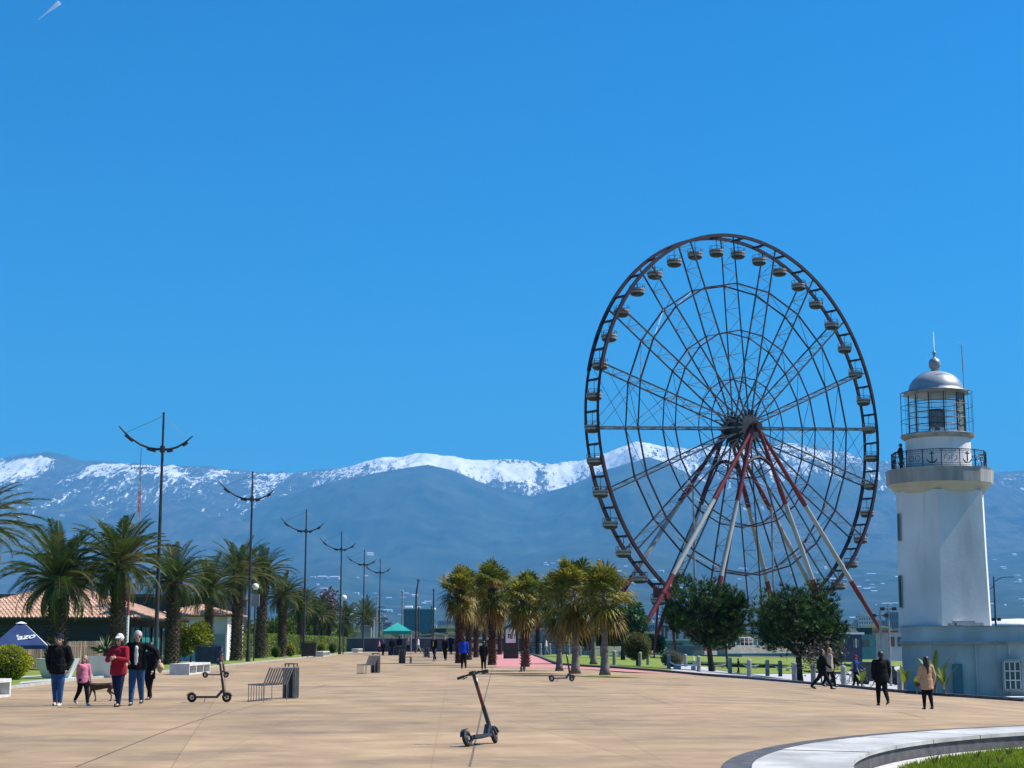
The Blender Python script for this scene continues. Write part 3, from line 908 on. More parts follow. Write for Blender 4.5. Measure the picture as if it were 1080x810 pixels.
# narrow slit windows on the shaded face
for py0, py1 in ((543, 571), (608, 641)):
    a = rot + R(-60) + R(22)
    mb = MB()
    r_ = (w_top + (w_bot - w_top) * ((py0 + py1) / 2 - 520) / 144)
    # the face left of the front arris
    v0 = Vector((r_ * math.cos(rot), r_ * math.sin(rot), 0)); v1 = Vector((r_ * math.cos(rot - R(60)), r_ * math.sin(rot - R(60)), 0))
    c = v0.lerp(v1, 0.93); t = (v1 - v0).normalized(); nn = Vector((t.y, -t.x, 0)); 
    if nn.dot(c) < 0: nn = -nn
    mz = (lz(py0) + lz(py1)) / 2; hh = lz(py0) - lz(py1)
    mb.box(c.x + nn.x * .02, c.y + nn.y * .02, mz, 0.16, 0.12, hh, math.atan2(t.y, t.x))
    w = mb.build('window', mat('window_teal_glass', (0.02, 0.06, 0.07), (0.04, 0.09, 0.10), rough=0.12, scale=2), lh)
    mb = MB()
    for s_ in (-1, 1): mb.beam(c + nn * .06 + t * .10 * s_ + ZU * (mz - hh / 2), c + nn * .06 + t * .10 * s_ + ZU * (mz + hh / 2), 0.05, 0.08)
    for s_ in (-1, 1): mb.beam(c + nn * .06 - t * .12 + ZU * (mz + s_ * hh / 2), c + nn * .06 + t * .12 + ZU * (mz + s_ * hh / 2), 0.08, 0.05)
    mb.build('window_frame', M_lhc, w)

# keeper's building round the foot of the tower
zb0, zc, zr = -2.3, lz(679), lz(661.5)
bd = thing('keepers_building', 'low whitewashed building with a parapet and one sash window at the foot of the lighthouse', 'building', (lb.x, LY, 0))
foot = [(-2.95, -0.9), (-2.2, -3.2), (0.75, -3.65), (2.65, -4.1), (9.5, -4.3), (9.5, 9), (1.2, 9), (-1.7, 4)]
M_kb = mat('keepers_white_render', (0.40, 0.41, 0.41), (0.52, 0.53, 0.52), rough=0.85, scale=0.5, detail=8, bump=0.3, bscale=8,
           mixes=[((0.33, 0.34, 0.33), 0.8, 0.5, 0.72, (1, 1, 0.5), 0.6), ((0.20, 0.21, 0.18), 1.4, 0.58, 0.75, (1.2, 1.2, 0.15), 0.45)])
def prism(poly, z0, z1, grow=0.0):
    mb = MB(); n = len(poly)
    c = Vector((sum(p[0] for p in poly) / n, sum(p[1] for p in poly) / n))
    pp = [Vector(p) + (Vector(p) - c).normalized() * grow for p in poly]
    mb.add([(p.x, p.y, z0) for p in pp] + [(p.x, p.y, z1) for p in pp], [tuple(range(n))[::-1], tuple(range(n, 2 * n))] + [(i, (i + 1) % n, n + (i + 1) % n, n + i) for i in range(n)])
    return mb
prism(foot, zb0, zc - 0.02).build('wall', M_kb, bd)
prism(foot, zc - 0.02, zc + 0.14, 0.22).build('cornice', M_lhc, bd)
prism(foot, zc + 0.14, zc + 0.26, 0.12).build('cornice', M_kb, bd)
prism(foot, zc + 0.26, zr, 0.02).build('parapet', M_kb, bd)
prism(foot, zr, zr + 0.06, 0.07).build('coping', M_lhc, bd)
for x, wd in ((-0.35, .35), (0.35, 1.2), (1.2, .5), (4.5, 1.0)):
    mb = MB(); mb.box(x, -2.9, zr + .06 + .1 * wd / 1.2 + .05, wd, .4, .12 + .12 * wd); mb.build('roof_lump', M_lhc, bd)
# string lines on the corner panel
t = Vector((9.5 - 2.65, -0.2, 0)).normalized()
wx = at(1066.5, 700, LY - 4.15).x - lb.x
wz0, wz1 = at(1066, 727, LY - 4.15).z, at(1066, 698, LY - 4.15).z
mb = MB()
mb.box(wx, -4.26, (wz0 + wz1) / 2, 0.92, 0.05, wz1 - wz0)
w = mb.build('window', mat('window_teal_glass', (0, 0, 0)), bd)
mb = MB()
for i in range(4): mb.box(wx - .46 + i * .92 / 3, -4.30, (wz0 + wz1) / 2, 0.05, 0.06, wz1 - wz0 + .05)
for i in range(4): mb.box(wx, -4.305, wz0 + (wz1 - wz0) * i / 3, 0.97, 0.05, 0.05)
mb.build('window_bars', M_white, w)
mb = MB(); mb.box(wx, -4.34, wz0 - .08, 1.25, .16, .09); mb.box(wx, -4.33, wz1 + .1, 1.2, .14, .1)
for s_ in (-1, 1): mb.box(wx + s_ * .56, -4.33, (wz0 + wz1) / 2, .1, .14, wz1 - wz0 + .1)
mb.build('window_surround', M_lhc, w)
# door with the wall's shaded teal put into its colour, and a downpipe
mb = MB(); mb.box(-0.35, -3.58, -0.9, 0.55, 0.10, 2.3); mb.build('door', mat('shade_teal_door', (0.05, 0.14, 0.17), (0.07, 0.18, 0.20), rough=0.5), bd)
mb = MB()
for x, y in ((0.72, -3.74), (2.55, -4.17), (-1.9, -3.5)): mb.tube((x, y, zb0), (x, y, zc), 0.05, n=8)
mb.build('downpipe', M_kb, bd)
mb = MB(); mb.box(7.0, -5.3, -1.62, 10, 1.6, 0.10); mb.build('ledge', M_white, bd)
mb = MB(); mb.box(7.0, -5.2, -1.97, 10, 1.4, 0.6); mb.build('plinth', M_basalt, bd)

# person on the lighthouse gallery is built with the people
# ================================================================ VEGETATION
L_palm = [leaf('palm_frond_green', (0.034, 0.068, 0.014), (0.085, 0.13, 0.025), trans=0.3, scale=0.5),
          leaf('palm_frond_olive', (0.10, 0.11, 0.03), (0.17, 0.16, 0.05), trans=0.3, scale=0.5)]
M_ptrunk = mat('palm_trunk_bark', (0.045, 0.032, 0.022), (0.16, 0.12, 0.085), rough=0.95, scale=6, detail=6, bump=0.6, island=0.5)
M_stalk = mat('frond_stalk', (0.16, 0.15, 0.07), (0.26, 0.22, 0.12), rough=0.7)

def pinnate_crown(seed, nf=74, length=3.7, m_old=0.2):
    rg = random.Random(seed)
    mb = MB()
    for i in range(nf):
        t = (i + rg.random()) / nf
        el = R(84 - 112 * t ** 0.8 + rg.uniform(-7, 7))          # young upright, old drooping
        az = i * 2.39996 + rg.uniform(-.25, .25)
        L_ = length * rg.uniform(0.85, 1.1) * (0.82 + 0.28 * math.sin(math.pi * min(1, t + .25)))
        droop = rg.uniform(0.75, 1.25) * (0.55 + 0.55 * t)
        d = Vector((math.cos(az), math.sin(az), 0))
        pts = []; p = d * 0.12; e = el
        n = 14
        for k in range(n + 1):
            pts.append(p.copy())
            e2 = e - droop * 1.5 * (k / n) ** 1.5
            p = p + (d * math.cos(e2) + ZU * math.sin(e2)) * (L_ / n)
        mi = 1 if rg.random() < (0.08 + m_old * t) else 0
        mb.path(pts, [0.035 * (1 - .75 * k / n) for k in range(n + 1)], 3, 2, caps=False)
        side = Vector((-d.y, d.x, 0))
        twist = rg.uniform(-.5, .5)
        nl = 44
        for k in range(nl):
            f = 0.14 + 0.86 * k / nl
            x = f * n; a = min(n - 1, int(x)); q = pts[a].lerp(pts[a + 1], x - a)
            tan = (pts[a + 1] - pts[a]).normalized()
            up = side.cross(tan).normalized()
            if up.z < 0 and el > 0: up = -up
            ll = 0.50 * math.sin(math.pi * (0.12 + 0.80 * f)) * rg.uniform(.85, 1.15) * L_ / 3.0
            for s_ in (-1, 1):
                dirv = (side * s_ * math.cos(twist * .4) * .85 + tan * (0.55 + .4 * f) + up * 0.42 + ZU * rg.uniform(-.28, .02)).normalized()
                w = (tan * 0.7 + up * .4).normalized() * 0.030
                tip = q + dirv * ll + Vector((0, 0, -0.10 * ll))
                mid = q + dirv * ll * .5 
                mb.add([q - w * .6, q + w * .6, mid + w, tip, mid - w], [(0, 1, 2, 3, 4)], mi)
    return mb

def boot_trunk(seed, H, r0, r1):
    """trunk covered in old leaf bases"""
    rg = random.Random(seed)
    mb = MB()
    mb.lathe([(r0 * 1.15, 0), (r0 * .95, .3), (r0 * .86, H * .4), (r1 * .85, H * .8), (r1 * 1.0, H)], 12)
    rows = int(H / 0.17)
    for i in range(rows):
        z = 0.05 + i * H / rows
        rr = r0 + (r1 - r0) * z / H
        if z > H - 0.9: rr *= 1 + 0.35 * (z - H + 0.9)
        for k in range(11):
            a = 2 * math.pi * (k + .5 * (i % 2)) / 11 + rg.uniform(-.08, .08)
            c, s_ = math.cos(a), math.sin(a)
            o = rg.uniform(.85, 1.25)
            w = rr * .26
            b0 = Vector((c * rr * .8, s_ * rr * .8, z)); tipp = Vector((c * (rr + .10 * o), s_ * (rr + .10 * o), z + .17 * o))
            sd = Vector((-s_, c, 0)) * w
            mb.add([b0 - sd, b0 + sd, tipp + sd * .6, tipp - sd * .6, tipp - Vector((c, s_, 0)) * .08 + ZU * .02], [(0, 1, 2, 3), (3, 2, 4)])
    return mb

PALM = {}
def date_palm(base, H, cs, label, variant, rz=0, r=0.30):
    key = (variant, round(H, 1))
    t = thing('date_palm', label, 'palm tree', base, rz, 'feathery palms along the left side of the promenade')
    o = boot_trunk(variant * 7 + 1, H, r * 1.55, r * 1.35).build('trunk', M_ptrunk, t)
    if variant not in PALM:
        c = pinnate_crown(100 + variant).build('crown', L_palm + [M_stalk], t)
        PALM[variant] = c.data
    else:
        c = bpy.data.objects.new('crown', PALM[variant]); COL.objects.link(c); c.parent = t
    c.location = (0, 0, H - .05); c.scale = (cs * random.uniform(.9, 1.1), cs * random.uniform(.9, 1.1), cs * random.uniform(.85, 1.12)); c.rotation_euler = (random.uniform(-.14, .14), random.uniform(-.14, .14), random.uniform(0, 6))
    return t

# px of the trunk, row where the trunk meets the ground, row of the crown's heart, crown size, label
dp_list = [
    (-44, 712, 556, 0.95, 'palm cut by the left edge whose frond tips alone reach into the picture', 1, .3),
    (58, 706.5, 612, 0.98, 'stout feathery palm behind the man in the black jacket', 2, .40),
    (76, 699, 628, 0.9, 'low feathery palm half hidden behind the stoutest one', 3, .3),
    (122, 706, 596, 0.95, 'tall feathery palm beside the tiled roof hip, left of the tall double armed lamp', 4, .33),
    (181, 701, 613, 0.88, 'feathery palm just right of the nearest lamp post', 5, .34),
    (219, 698.5, 622, 0.85, 'thin trunked palm in front of the white shed wall', 1, .22),
    (249, 697, 607, 0.86, 'feathery palm left of the second lamp post', 3, .34),
    (275, 694.5, 607, 0.92, 'feathery palm behind the lamp that carries a white sign box', 2, .36),
    (297, 693, 630, 0.85, 'shorter feathery palm behind the round clipped bushes', 5, .30),
    (316, 690.5, 641, 0.8, 'small feathery palm at the foot of the third lamp post', 4, .28),
    (333, 689, 648, 0.85, 'small feathery palm right of the dark container', 1, .28),
    (346, 688, 651, 0.9, 'low bright palm below the purple grey tree', 3, .28),
    (364, 686.5, 655, 0.9, 'small palm behind the seated figure in white', 2, .28),
    (386, 685, 652, 1.15, 'farthest feathery palm left of the teal canopy', 5, .30),
]
for (px, pyb, pyc, cs, lab, var, r) in dp_list:
    b = gp(px, pyb)
    top = at(px, pyc, b.y)
    date_palm(b, top.z - b.z, cs, lab, var, rz=random.uniform(0, 6), r=r)
# ground plant sprays at the very left, behind the clipped bush

# ---- fan palms of the middle cluster
L_fan = [leaf('fan_leaf_olive', (0.15, 0.155, 0.02), (0.28, 0.26, 0.04), trans=0.35, scale=0.8),
         leaf('fan_leaf_dead', (0.15, 0.10, 0.018), (0.24, 0.17, 0.03), trans=0.25, scale=0.8),
         leaf('fan_leaf_green', (0.07, 0.11, 0.02), (0.14, 0.18, 0.03), trans=0.35, scale=0.8)]
M_ftrunk = mat('fan_palm_trunk', (0.10, 0.085, 0.075), (0.24, 0.20, 0.18), rough=0.95, scale=3, detail=8, bump=0.5, stretch=(1, 1, 4))
M_ftrunk2 = mat('fan_palm_boots', (0.035, 0.018, 0.015), (0.11, 0.06, 0.045), rough=0.95, scale=5, island=0.4)
def fan_crown(seed, nf=64):
    rg = random.Random(seed)
    mb = MB()
    for i in range(nf):
        t = (i + .5) / nf
        el = R(88 - 150 * t + rg.uniform(-12, 12))
        az = i * 2.39996 + rg.uniform(-.3, .3)
        d = Vector((math.cos(az), math.sin(az), 0))
        dirp = d * math.cos(el) + ZU * math.sin(el)
        pl = rg.uniform(.5, .95) * (1.0 if t < .6 else .62)
        base = ZU * (-.9 * max(0, t - .45))
        p1 = base + dirp * pl + ZU * (-.08)
        mb.path([base, base + dirp * pl * .6, p1], [.02, .017, .014], 3, 3, caps=False)
        mi = 1 if t > .80 or rg.random() < .10 else (0 if rg.random() < .6 else 2)
        # blade: segments fanning round the end of the stalk, folded and drooping at the tips
        side = Vector((-d.y, d.x, 0)); up = side.cross(dirp).normalized()
        if up.z < 0: up = -up
        roll = rg.uniform(-.5, .5)
        sd = side * math.cos(roll) + up * math.sin(roll)
        fl = rg.uniform(.62, .82)
        dr = rg.uniform(.25, .6) + (.35 if mi == 1 else 0)
        ns = 17
        for k in range(ns):
            a = R(-115 + 230 * k / (ns - 1)) + rg.uniform(-.04, .04)
            v = (dirp * math.cos(a) + sd * math.sin(a)).normalized()
            ll = fl * (1 - .22 * abs(math.sin(a / 1.3))) * rg.uniform(.88, 1.08)
            w = (v.cross(up)).normalized() * .042
            fold = up * (.03 if k % 2 else -.03)
            q1 = p1 + v * ll * .55 + fold
            q2 = p1 + v * ll - ZU * dr * ll * .55
            mb.add([p1, q1 - w, q2, q1 + w], [(0, 1, 2, 3)], mi)
    return mb
FAN = {}
def fan_palm(base, H, cs, label, var, r=.30, booted=False):
    r *= .66; cs *= 1.3
    t = thing('fan_palm', label, 'palm tree', base, random.uniform(0, 6), 'fan palms clustered in the middle of the promenade')
    mb = MB()
    if booted:
        boot_trunk(var + 50, H, r * 1.1, r * 1.1).build('trunk', M_ftrunk2, t)
    else:
        mb.lathe([(r * 1.55, 0), (r * 1.2, .25), (r * .92, .9), (r * .72, H * .5), (r * .62, H * .8), (r * .6, H)], 14)
        mb.build('trunk', M_ftrunk, t, smooth=True)
    for nm, store in (('crown', FAN),):
        if var not in store:
            c = fan_crown(200 + var).build('crown', L_fan + [M_stalk], t); store[var] = c.data
        else:
            c = bpy.data.objects.new('crown', store[var]); COL.objects.link(c); c.parent = t
        c.location = (0, 0, H); c.scale = (cs * random.uniform(.92, 1.08), cs, cs * random.uniform(.98, 1.22)); c.rotation_euler = (random.uniform(-.12, .12), random.uniform(-.12, .12), random.uniform(0, 6))
fp_list = [  # px, ground row, crown heart row, size
    (638, 712.5, 622, 0.96, 'nearest fan palm, alone on its grass patch at the right of the cluster', 1, .29, False),
    (607, 710.5, 620, 1.02, 'fan palm second from the right of the front row, flared pale trunk', 2, .29, False),
    (590, 707.5, 630, 0.95, 'slim fan palm third from the right behind the small scooter', 3, .24, False),
    (554, 703.5, 628, 1.02, 'fan palm whose shaggy trunk stands in front of the notice kiosk', 4, .36, True),
    (519, 701.5, 618, 1.05, 'shaggy fan palm beside the walker dressed in black', 5, .38, True),
    (485, 699.5, 619, 1.10, 'leftmost fan palm with two tone reddish shaggy trunk', 1, .46, True),
    (494, 696, 622, 1.15, 'fan palm pressed against the leftmost trunk of the cluster', 2, .40, True),
    (502, 693.5, 630, 1.25, 'fan palm in the back row right of the walker in blue', 3, .36, True),
    (511, 692, 621, 1.3, 'back row fan palm between the two walkers', 4, .32, True),
    (527, 690.5, 618, 1.3, 'back row fan palm just left of the notice kiosk', 5, .36, True),
    (544, 690, 632, 1.3, 'back row fan palm rising behind the notice kiosk', 1, .32, True),
    (567, 689.5, 629, 1.35, 'back row fan palm over the start of the white marina shed', 2, .34, True),
    (571, 688.5, 634, 1.4, 'rearmost fan palm of the cluster by the white marina shed', 3, .34, True),
    (626, 700.5, 632, 1.1, 'fan palm crown peeping between the two nearest ones', 4, .30, False),
]
for (px, pyb, pyc, cs, lab, var, r, bt) in fp_list:
    b = gp(px, pyb); top = at(px, pyc + 3, b.y)
    fan_palm(b, top.z - b.z, cs, lab, var, r, bt)
b = gp(645, 713.2)
mb = MB(); mb.lathe([(0.9, 0.0), (0.6, .035), (0.01, .05)], 24, caps=False)
o = mb.build('grass_patch', M_grass, None, (b.x, b.y, b.z + .006)); o.scale = (1.6, 1.0, 1)
tag(o, 'small round grass patch at the foot of the nearest fan palm', 'grass', kind='stuff')

# ---- leafy masses: shrubs, hedges, trees
def leaf_cloud(mb, blobs, n, size, rg, mi=0, thin=0.55, squash=1.0, elong=1.6):
    """leaf clumps spread through a volume of overlapping lobes"""
    wts = [b[3] ** 2 for b in blobs]
    for i in range(n):
        c = rg.choices(blobs, wts)[0]
        u = rg.random() ** thin
        th = rg.uniform(0, 2 * math.pi); z = rg.uniform(-1, 1); q = math.sqrt(1 - z * z)
        nrm = Vector((q * math.cos(th), q * math.sin(th), z))
        lump = 1 + .16 * math.sin(5 * th + c[0]) * q + .12 * math.sin(7 * z + c[1] * 3)
        p = Vector(c[:3]) + nrm * c[3] * (0.45 + 0.55 * u) * lump
        p.z = c[2] + (p.z - c[2]) * squash
        a = Vector((rg.gauss(0, 1), rg.gauss(0, 1), rg.gauss(0, 1))).normalized()
        a = (a + nrm * .8).normalized()
        b = a.cross(Vector((rg.gauss(0, 1), rg.gauss(0, 1), rg.gauss(0, 1)))).normalized()
        s_ = size * rg.uniform(.6, 1.35)
        mb.add([p, p + a * s_ * elong * .5 + b * s_ * .5, p + a * s_ * elong, p + a * s_ * elong * .5 - b * s_ * .5], [(0, 1, 2, 3)], mi)

L_yel = leaf('clipped_leaf_yellow_green', (0.24, 0.27, 0.01), (0.38, 0.38, 0.02), trans=0.3)
L_dkg = leaf('shrub_leaf_dark', (0.022, 0.045, 0.010), (0.055, 0.085, 0.02), trans=0.25)
L_mid = leaf('shrub_leaf_mid', (0.06, 0.11, 0.015), (0.12, 0.18, 0.03), trans=0.35)
L_hedge = leaf('hedge_leaf_bright', (0.12, 0.19, 0.02), (0.22, 0.30, 0.03), trans=0.45)
L_pine = [leaf('pine_needle_dark', (0.008, 0.022, 0.008), (0.028, 0.060, 0.014), trans=0.2, island=0.5),
          leaf('pine_needle_green', (0.04, 0.10, 0.015), (0.08, 0.15, 0.02), trans=0.25, island=0.4)]
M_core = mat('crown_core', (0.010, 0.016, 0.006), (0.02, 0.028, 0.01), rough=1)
M_bark = mat('brown_bark', (0.035, 0.025, 0.018), (0.10, 0.075, 0.055), rough=0.95, scale=8, bump=0.6)
def bush(name, label, cat, base, w, h, seed, lf, group=None, n=2600, size=.07, stem=0, dome=False):
    rg = random.Random(seed)
    t = thing(name, label, cat, base, rg.uniform(0, 6), group)
    mb = MB()
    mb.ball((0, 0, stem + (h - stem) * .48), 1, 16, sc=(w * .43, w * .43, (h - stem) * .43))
    mb.build('dark_core', M_core, t, smooth=True)  # plain dark ellipsoid core inside the leaf shell
    mb = MB()
    for i in range(n):
        th = rg.uniform(0, 2 * math.pi); z = rg.uniform(-1, 1); q = math.sqrt(1 - z * z)
        nrm = Vector((q * math.cos(th), q * math.sin(th), z))
        rr = 0.5 * (1 + .05 * math.sin(4 * th + seed) + .04 * math.sin(6 * z + seed)) * rg.uniform(.86, 1.02)
        p = Vector((nrm.x * w * rr, nrm.y * w * rr, stem + (h - stem) * .5 + nrm.z * (h - stem) * rr))
        if p.z < 0: continue
        a = (nrm + Vector((rg.gauss(0, .6), rg.gauss(0, .6), rg.gauss(0, .6)))).normalized()
        b = a.cross(Vector((rg.gauss(0, 1), rg.gauss(0, 1), rg.gauss(0, 1)))).normalized()
        s_ = size * rg.uniform(.6, 1.3)
        mb.add([p - a * s_ * .6, p + b * s_ * .4, p + a * s_ * .6, p - b * s_ * .4], [(0, 1, 2, 3)], 0)
    mb.build('foliage', lf, t)
    mb = MB(); mb.tube((0, 0, 0), (0, 0, stem + h * .3), .06 + .03 * w, n=8); mb.build('stem', M_bark, t)
    return t
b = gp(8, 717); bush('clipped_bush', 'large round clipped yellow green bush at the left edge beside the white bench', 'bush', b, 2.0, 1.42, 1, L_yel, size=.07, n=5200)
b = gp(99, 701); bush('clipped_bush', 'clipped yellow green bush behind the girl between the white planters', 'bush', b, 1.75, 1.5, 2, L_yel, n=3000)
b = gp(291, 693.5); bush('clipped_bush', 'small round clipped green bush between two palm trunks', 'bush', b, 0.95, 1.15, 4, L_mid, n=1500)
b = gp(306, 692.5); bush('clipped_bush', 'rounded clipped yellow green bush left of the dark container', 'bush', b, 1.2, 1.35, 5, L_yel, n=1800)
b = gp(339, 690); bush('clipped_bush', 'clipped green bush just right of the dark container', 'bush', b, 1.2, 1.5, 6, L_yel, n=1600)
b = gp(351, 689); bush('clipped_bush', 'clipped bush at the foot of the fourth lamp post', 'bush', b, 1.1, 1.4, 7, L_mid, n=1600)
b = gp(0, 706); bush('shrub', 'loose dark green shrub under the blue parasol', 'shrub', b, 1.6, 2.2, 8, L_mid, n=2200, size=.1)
# hedge sections
for i, (x0, x1, py, topy, lab) in enumerate(((238, 262, 694.5, 669, 'bright green hedge panel between the shed and the second lamp post'),
        (272, 296, 693, 669, 'bright green hedge panel behind the small round bush'), (298, 322, 691, 670, 'bright hedge panel behind the bush by the dark container'),
        (322, 345, 689.5, 671, 'bright hedge panel right of the third lamp post'), (345, 362, 688.5, 672, 'last hedge panel before the white seated figure'))):
    a, c = gp(x0, py), gp(x1, py - .8)
    hgt = at(x0, topy, a.y).z
    t = thing('hedge', lab, 'hedge', (a.x, a.y, 0), 0, 'hedge panels behind the palms')
    rg = random.Random(40 + i)
    d = Vector((c.x - a.x, c.y - a.y, 0)); L_ = d.length; d.normalize(); nn = Vector((-d.y, d.x, 0))
    mb = MB(); m_ = d * L_ / 2; mb.box(m_.x, m_.y, hgt * .48, L_, .8, hgt * .94, math.atan2(d.y, d.x)); mb.build('dark_core', M_core, t)  # plain dark box core inside the hedge leaves
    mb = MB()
    for k in range(2600):
        u, v, z = rg.uniform(0, L_), rg.choice((-1, 1)) * rg.uniform(.38, .52), rg.uniform(0, hgt)
        if rg.random() < .25: z = hgt * rg.uniform(.95, 1.03); v = rg.uniform(-.5, .5)
        p = d * u + nn * v + ZU * z
        q = Vector((rg.gauss(0, 1), rg.gauss(0, 1), rg.gauss(0, 1))).normalized() * .13
        w = Vector((rg.gauss(0, 1), rg.gauss(0, 1), rg.gauss(0, 1))).normalized() * .06
        mb.add([p - q, p + w, p + q, p - w], [(0, 1, 2, 3)])
    mb.build('foliage', L_hedge, t)

def tree(name, label, base, H, W, seed, lfs, trunk_h, n=5200, size=.2, group=None, lobes=14, needle=False, trunk_r=.17, flat=.72, lean=0):
    rg = random.Random(seed)
    t = thing(name, label, 'tree', base, 0, group)
    cz = trunk_h + (H - trunk_h) * .5
    blobs = []
    for i in range(lobes):
        a = 2.4 * i; u = (i + .5) / lobes; z = -0.8 + 1.6 * u
        q = math.sqrt(max(0.05, 1 - z * z))
        rad = (rg.uniform(.12, .36) if needle else rg.uniform(.2, .36)) * W * .5 * 1.15
        if needle: z += rg.gauss(0, .12); a += rg.gauss(0, .35); q *= rg.uniform(.75, 1.14)
        blobs.append((q * math.cos(a) * (W / 2 - rad * .85) + lean, q * math.sin(a) * (W / 2 - rad * .85), cz + z * (H - trunk_h) * .5 * .74, rad))
    blobs.append((lean, 0, cz, W * .27))
    mb = MB()
    mb.path([(0, 0, 0), (lean * .15, 0, trunk_h * .6), (lean * .6, 0, trunk_h + (H - trunk_h) * .35), (lean, 0, H * .85)], [trunk_r * 1.3, trunk_r, trunk_r * .7, .03], 10)
    for b in blobs[:-1]:
        s_ = rg.uniform(.25, .6)
        st = Vector((lean * .5, 0, trunk_h + (H - trunk_h) * .45 * s_))
        e = Vector(b[:3])
        mb.path([st, st.lerp(e, .5) + Vector((0, 0, -.12)), e], [trunk_r * .45, trunk_r * .28, .02], 6)
    mb.build('trunk', M_bark, t)
    mb = MB()
    if needle:
        wts = [b[3] ** 2 for b in blobs]
        for i in range(n):
            c = rg.choices(blobs, wts)[0]
            th = rg.uniform(0, 6.283); z = rg.uniform(-1, 1); q = math.sqrt(1 - z * z)
            nrm = Vector((q * math.cos(th), q * math.sin(th), z))
            p = Vector(c[:3]) + nrm * c[3] * (.35 + .85 * rg.random() ** .6)
            ax = (nrm * .7 + ZU * .9 + Vector((rg.gauss(0, .4), rg.gauss(0, .4), 0))).normalized()
            mi = 1 if rg.random() < .42 else 0
            L_ = size * rg.uniform(.8, 1.4)
            for k in range(15):
                dv = (ax + Vector((rg.gauss(0, .5), rg.gauss(0, .5), rg.gauss(0, .4)))).normalized() * L_
                w = dv.cross(Vector((rg.gauss(0, 1), rg.gauss(0, 1), rg.gauss(0, 1)))).normalized() * L_ * .055
                mb.add([p - w, p + w, p + dv], [(0, 1, 2)], mi)
    else:
        leaf_cloud(mb, blobs, n, size, rg)
    mb.build('crown', lfs, t)
    return t
b = gp(751, 708, land_z); tree('pine_tree', 'dense dark pine tree, left of the two before the ferris wheel', b, at(745, 607, b.y).z - b.z, 5.9, 21, L_pine, .9, n=3700, size=.30, needle=True, lobes=24, trunk_r=.2, lean=-.5)
b2 = b + Vector((1.0, .6, 0)); b2.z = land_z(b2.x, b2.y)
b = gp(843, 716.5, land_z); tree('pine_tree', 'broad pine tree nearest the lighthouse, in front of the right wheel legs', b, at(840, 612, b.y).z - b.z, 6.6, 22, L_pine, .95, n=4000, size=.30, needle=True, lobes=26, trunk_r=.22)
b = gp(768, 705.5, land_z); tree('pine_tree', 'smaller pine with a leaning trunk filling in behind the left pine', b, at(765, 622, b.y).z - b.z, 4.2, 23, L_pine, 1.7, n=4200, size=.24, needle=True, lobes=14, trunk_r=.16, lean=-.6)
b = gp(624, 694); tree('broadleaf_tree', 'dark tree behind the nearest two fan palms', b, at(620, 640, b.y).z, 5.6, 24, L_dkg, 1.6, n=5200, size=.26, trunk_r=.2)
b = gp(657, 696); tree('broadleaf_tree', 'dark green tree between the nearest fan palm and the round clipped tree', b, at(655, 630, b.y).z, 5.2, 25, [leaf('tree_leaf_green', (0.02, 0.06, 0.02), (0.045, 0.11, 0.03), trans=.3)], 1.5, n=5600, size=.25, trunk_r=.2)
b = gp(690, 694); tree('broadleaf_tree', 'low green tree just right of the round clipped tree', b, at(690, 664, b.y).z, 3.0, 26, [MATS['tree_leaf_green']], .5, n=2600, size=.2, trunk_r=.1)
b = gp(672.5, 702.5); bush('topiary_tree', 'clipped ball shaped tree with golden top beside the kerb', 'tree', b, 2.15, 2.45, 30, leaf('golden_clipped_leaf', (0.09, 0.10, 0.015), (0.17, 0.16, 0.03)), n=3600, stem=.35, size=.08)
b = gp(709, 703.5, land_z); bush('rounded_shrub', 'grey green loose shrub on the lawn by the lounge chairs', 'shrub', b, 1.9, 1.3, 31, leaf('grey_green_leaf', (0.08, 0.10, 0.06), (0.16, 0.18, 0.11)), n=1800)
b = gp(338, 688); tree('bare_tree', 'purple grey half bare tree behind the small palms', b, at(338, 616, b.y).z, 5.4, 27, [leaf('purple_twig', (0.07, 0.05, 0.07), (0.14, 0.10, 0.13), trans=.2)], 3, n=3000, size=.2)
for (px, py, ty, W, sd, lab) in ((268, 691, 655, 5, 61, 'dark broadleaf tree behind the hedge by the second lamp post'), (310, 689, 650, 6, 62, 'broadleaf tree behind the hedge at the third lamp post'),
                             (330, 688, 642, 6, 63, 'leafy tree below the purple grey crown'), (352, 687, 650, 6, 64, 'leafy tree behind the fourth lamp post'), (372, 686, 655, 5, 65, 'last leafy tree before the teal canopy')):
    b = gp(px, py); tree('broadleaf_tree', lab, b + Vector((-3, 4, 0)), at(px, ty, b.y).z, W, sd, [L_mid], 1.0, n=2600, size=.28, trunk_r=.15)
b = gp(866, 722, land_z); tree('dry_shrub', 'straggly dry brown shrub under the right pine', b + Vector((.6, 3, 0)), 2.6, 3.0, 33, [leaf('dry_brown_leaf', (0.05, 0.038, 0.03), (0.10, 0.075, 0.055))], .3, n=520, size=.10, trunk_r=.04)
b = gp(201, 700); tree('shrub', 'tall yellowish shrub with dark base between the bench and the shed', b, 3.2, 3.0, 3, [leaf('yellow_shrub_leaf', (0.12, 0.15, 0.01), (0.24, 0.26, 0.02), trans=.35)], .2, n=5200, size=.12, trunk_r=.06)
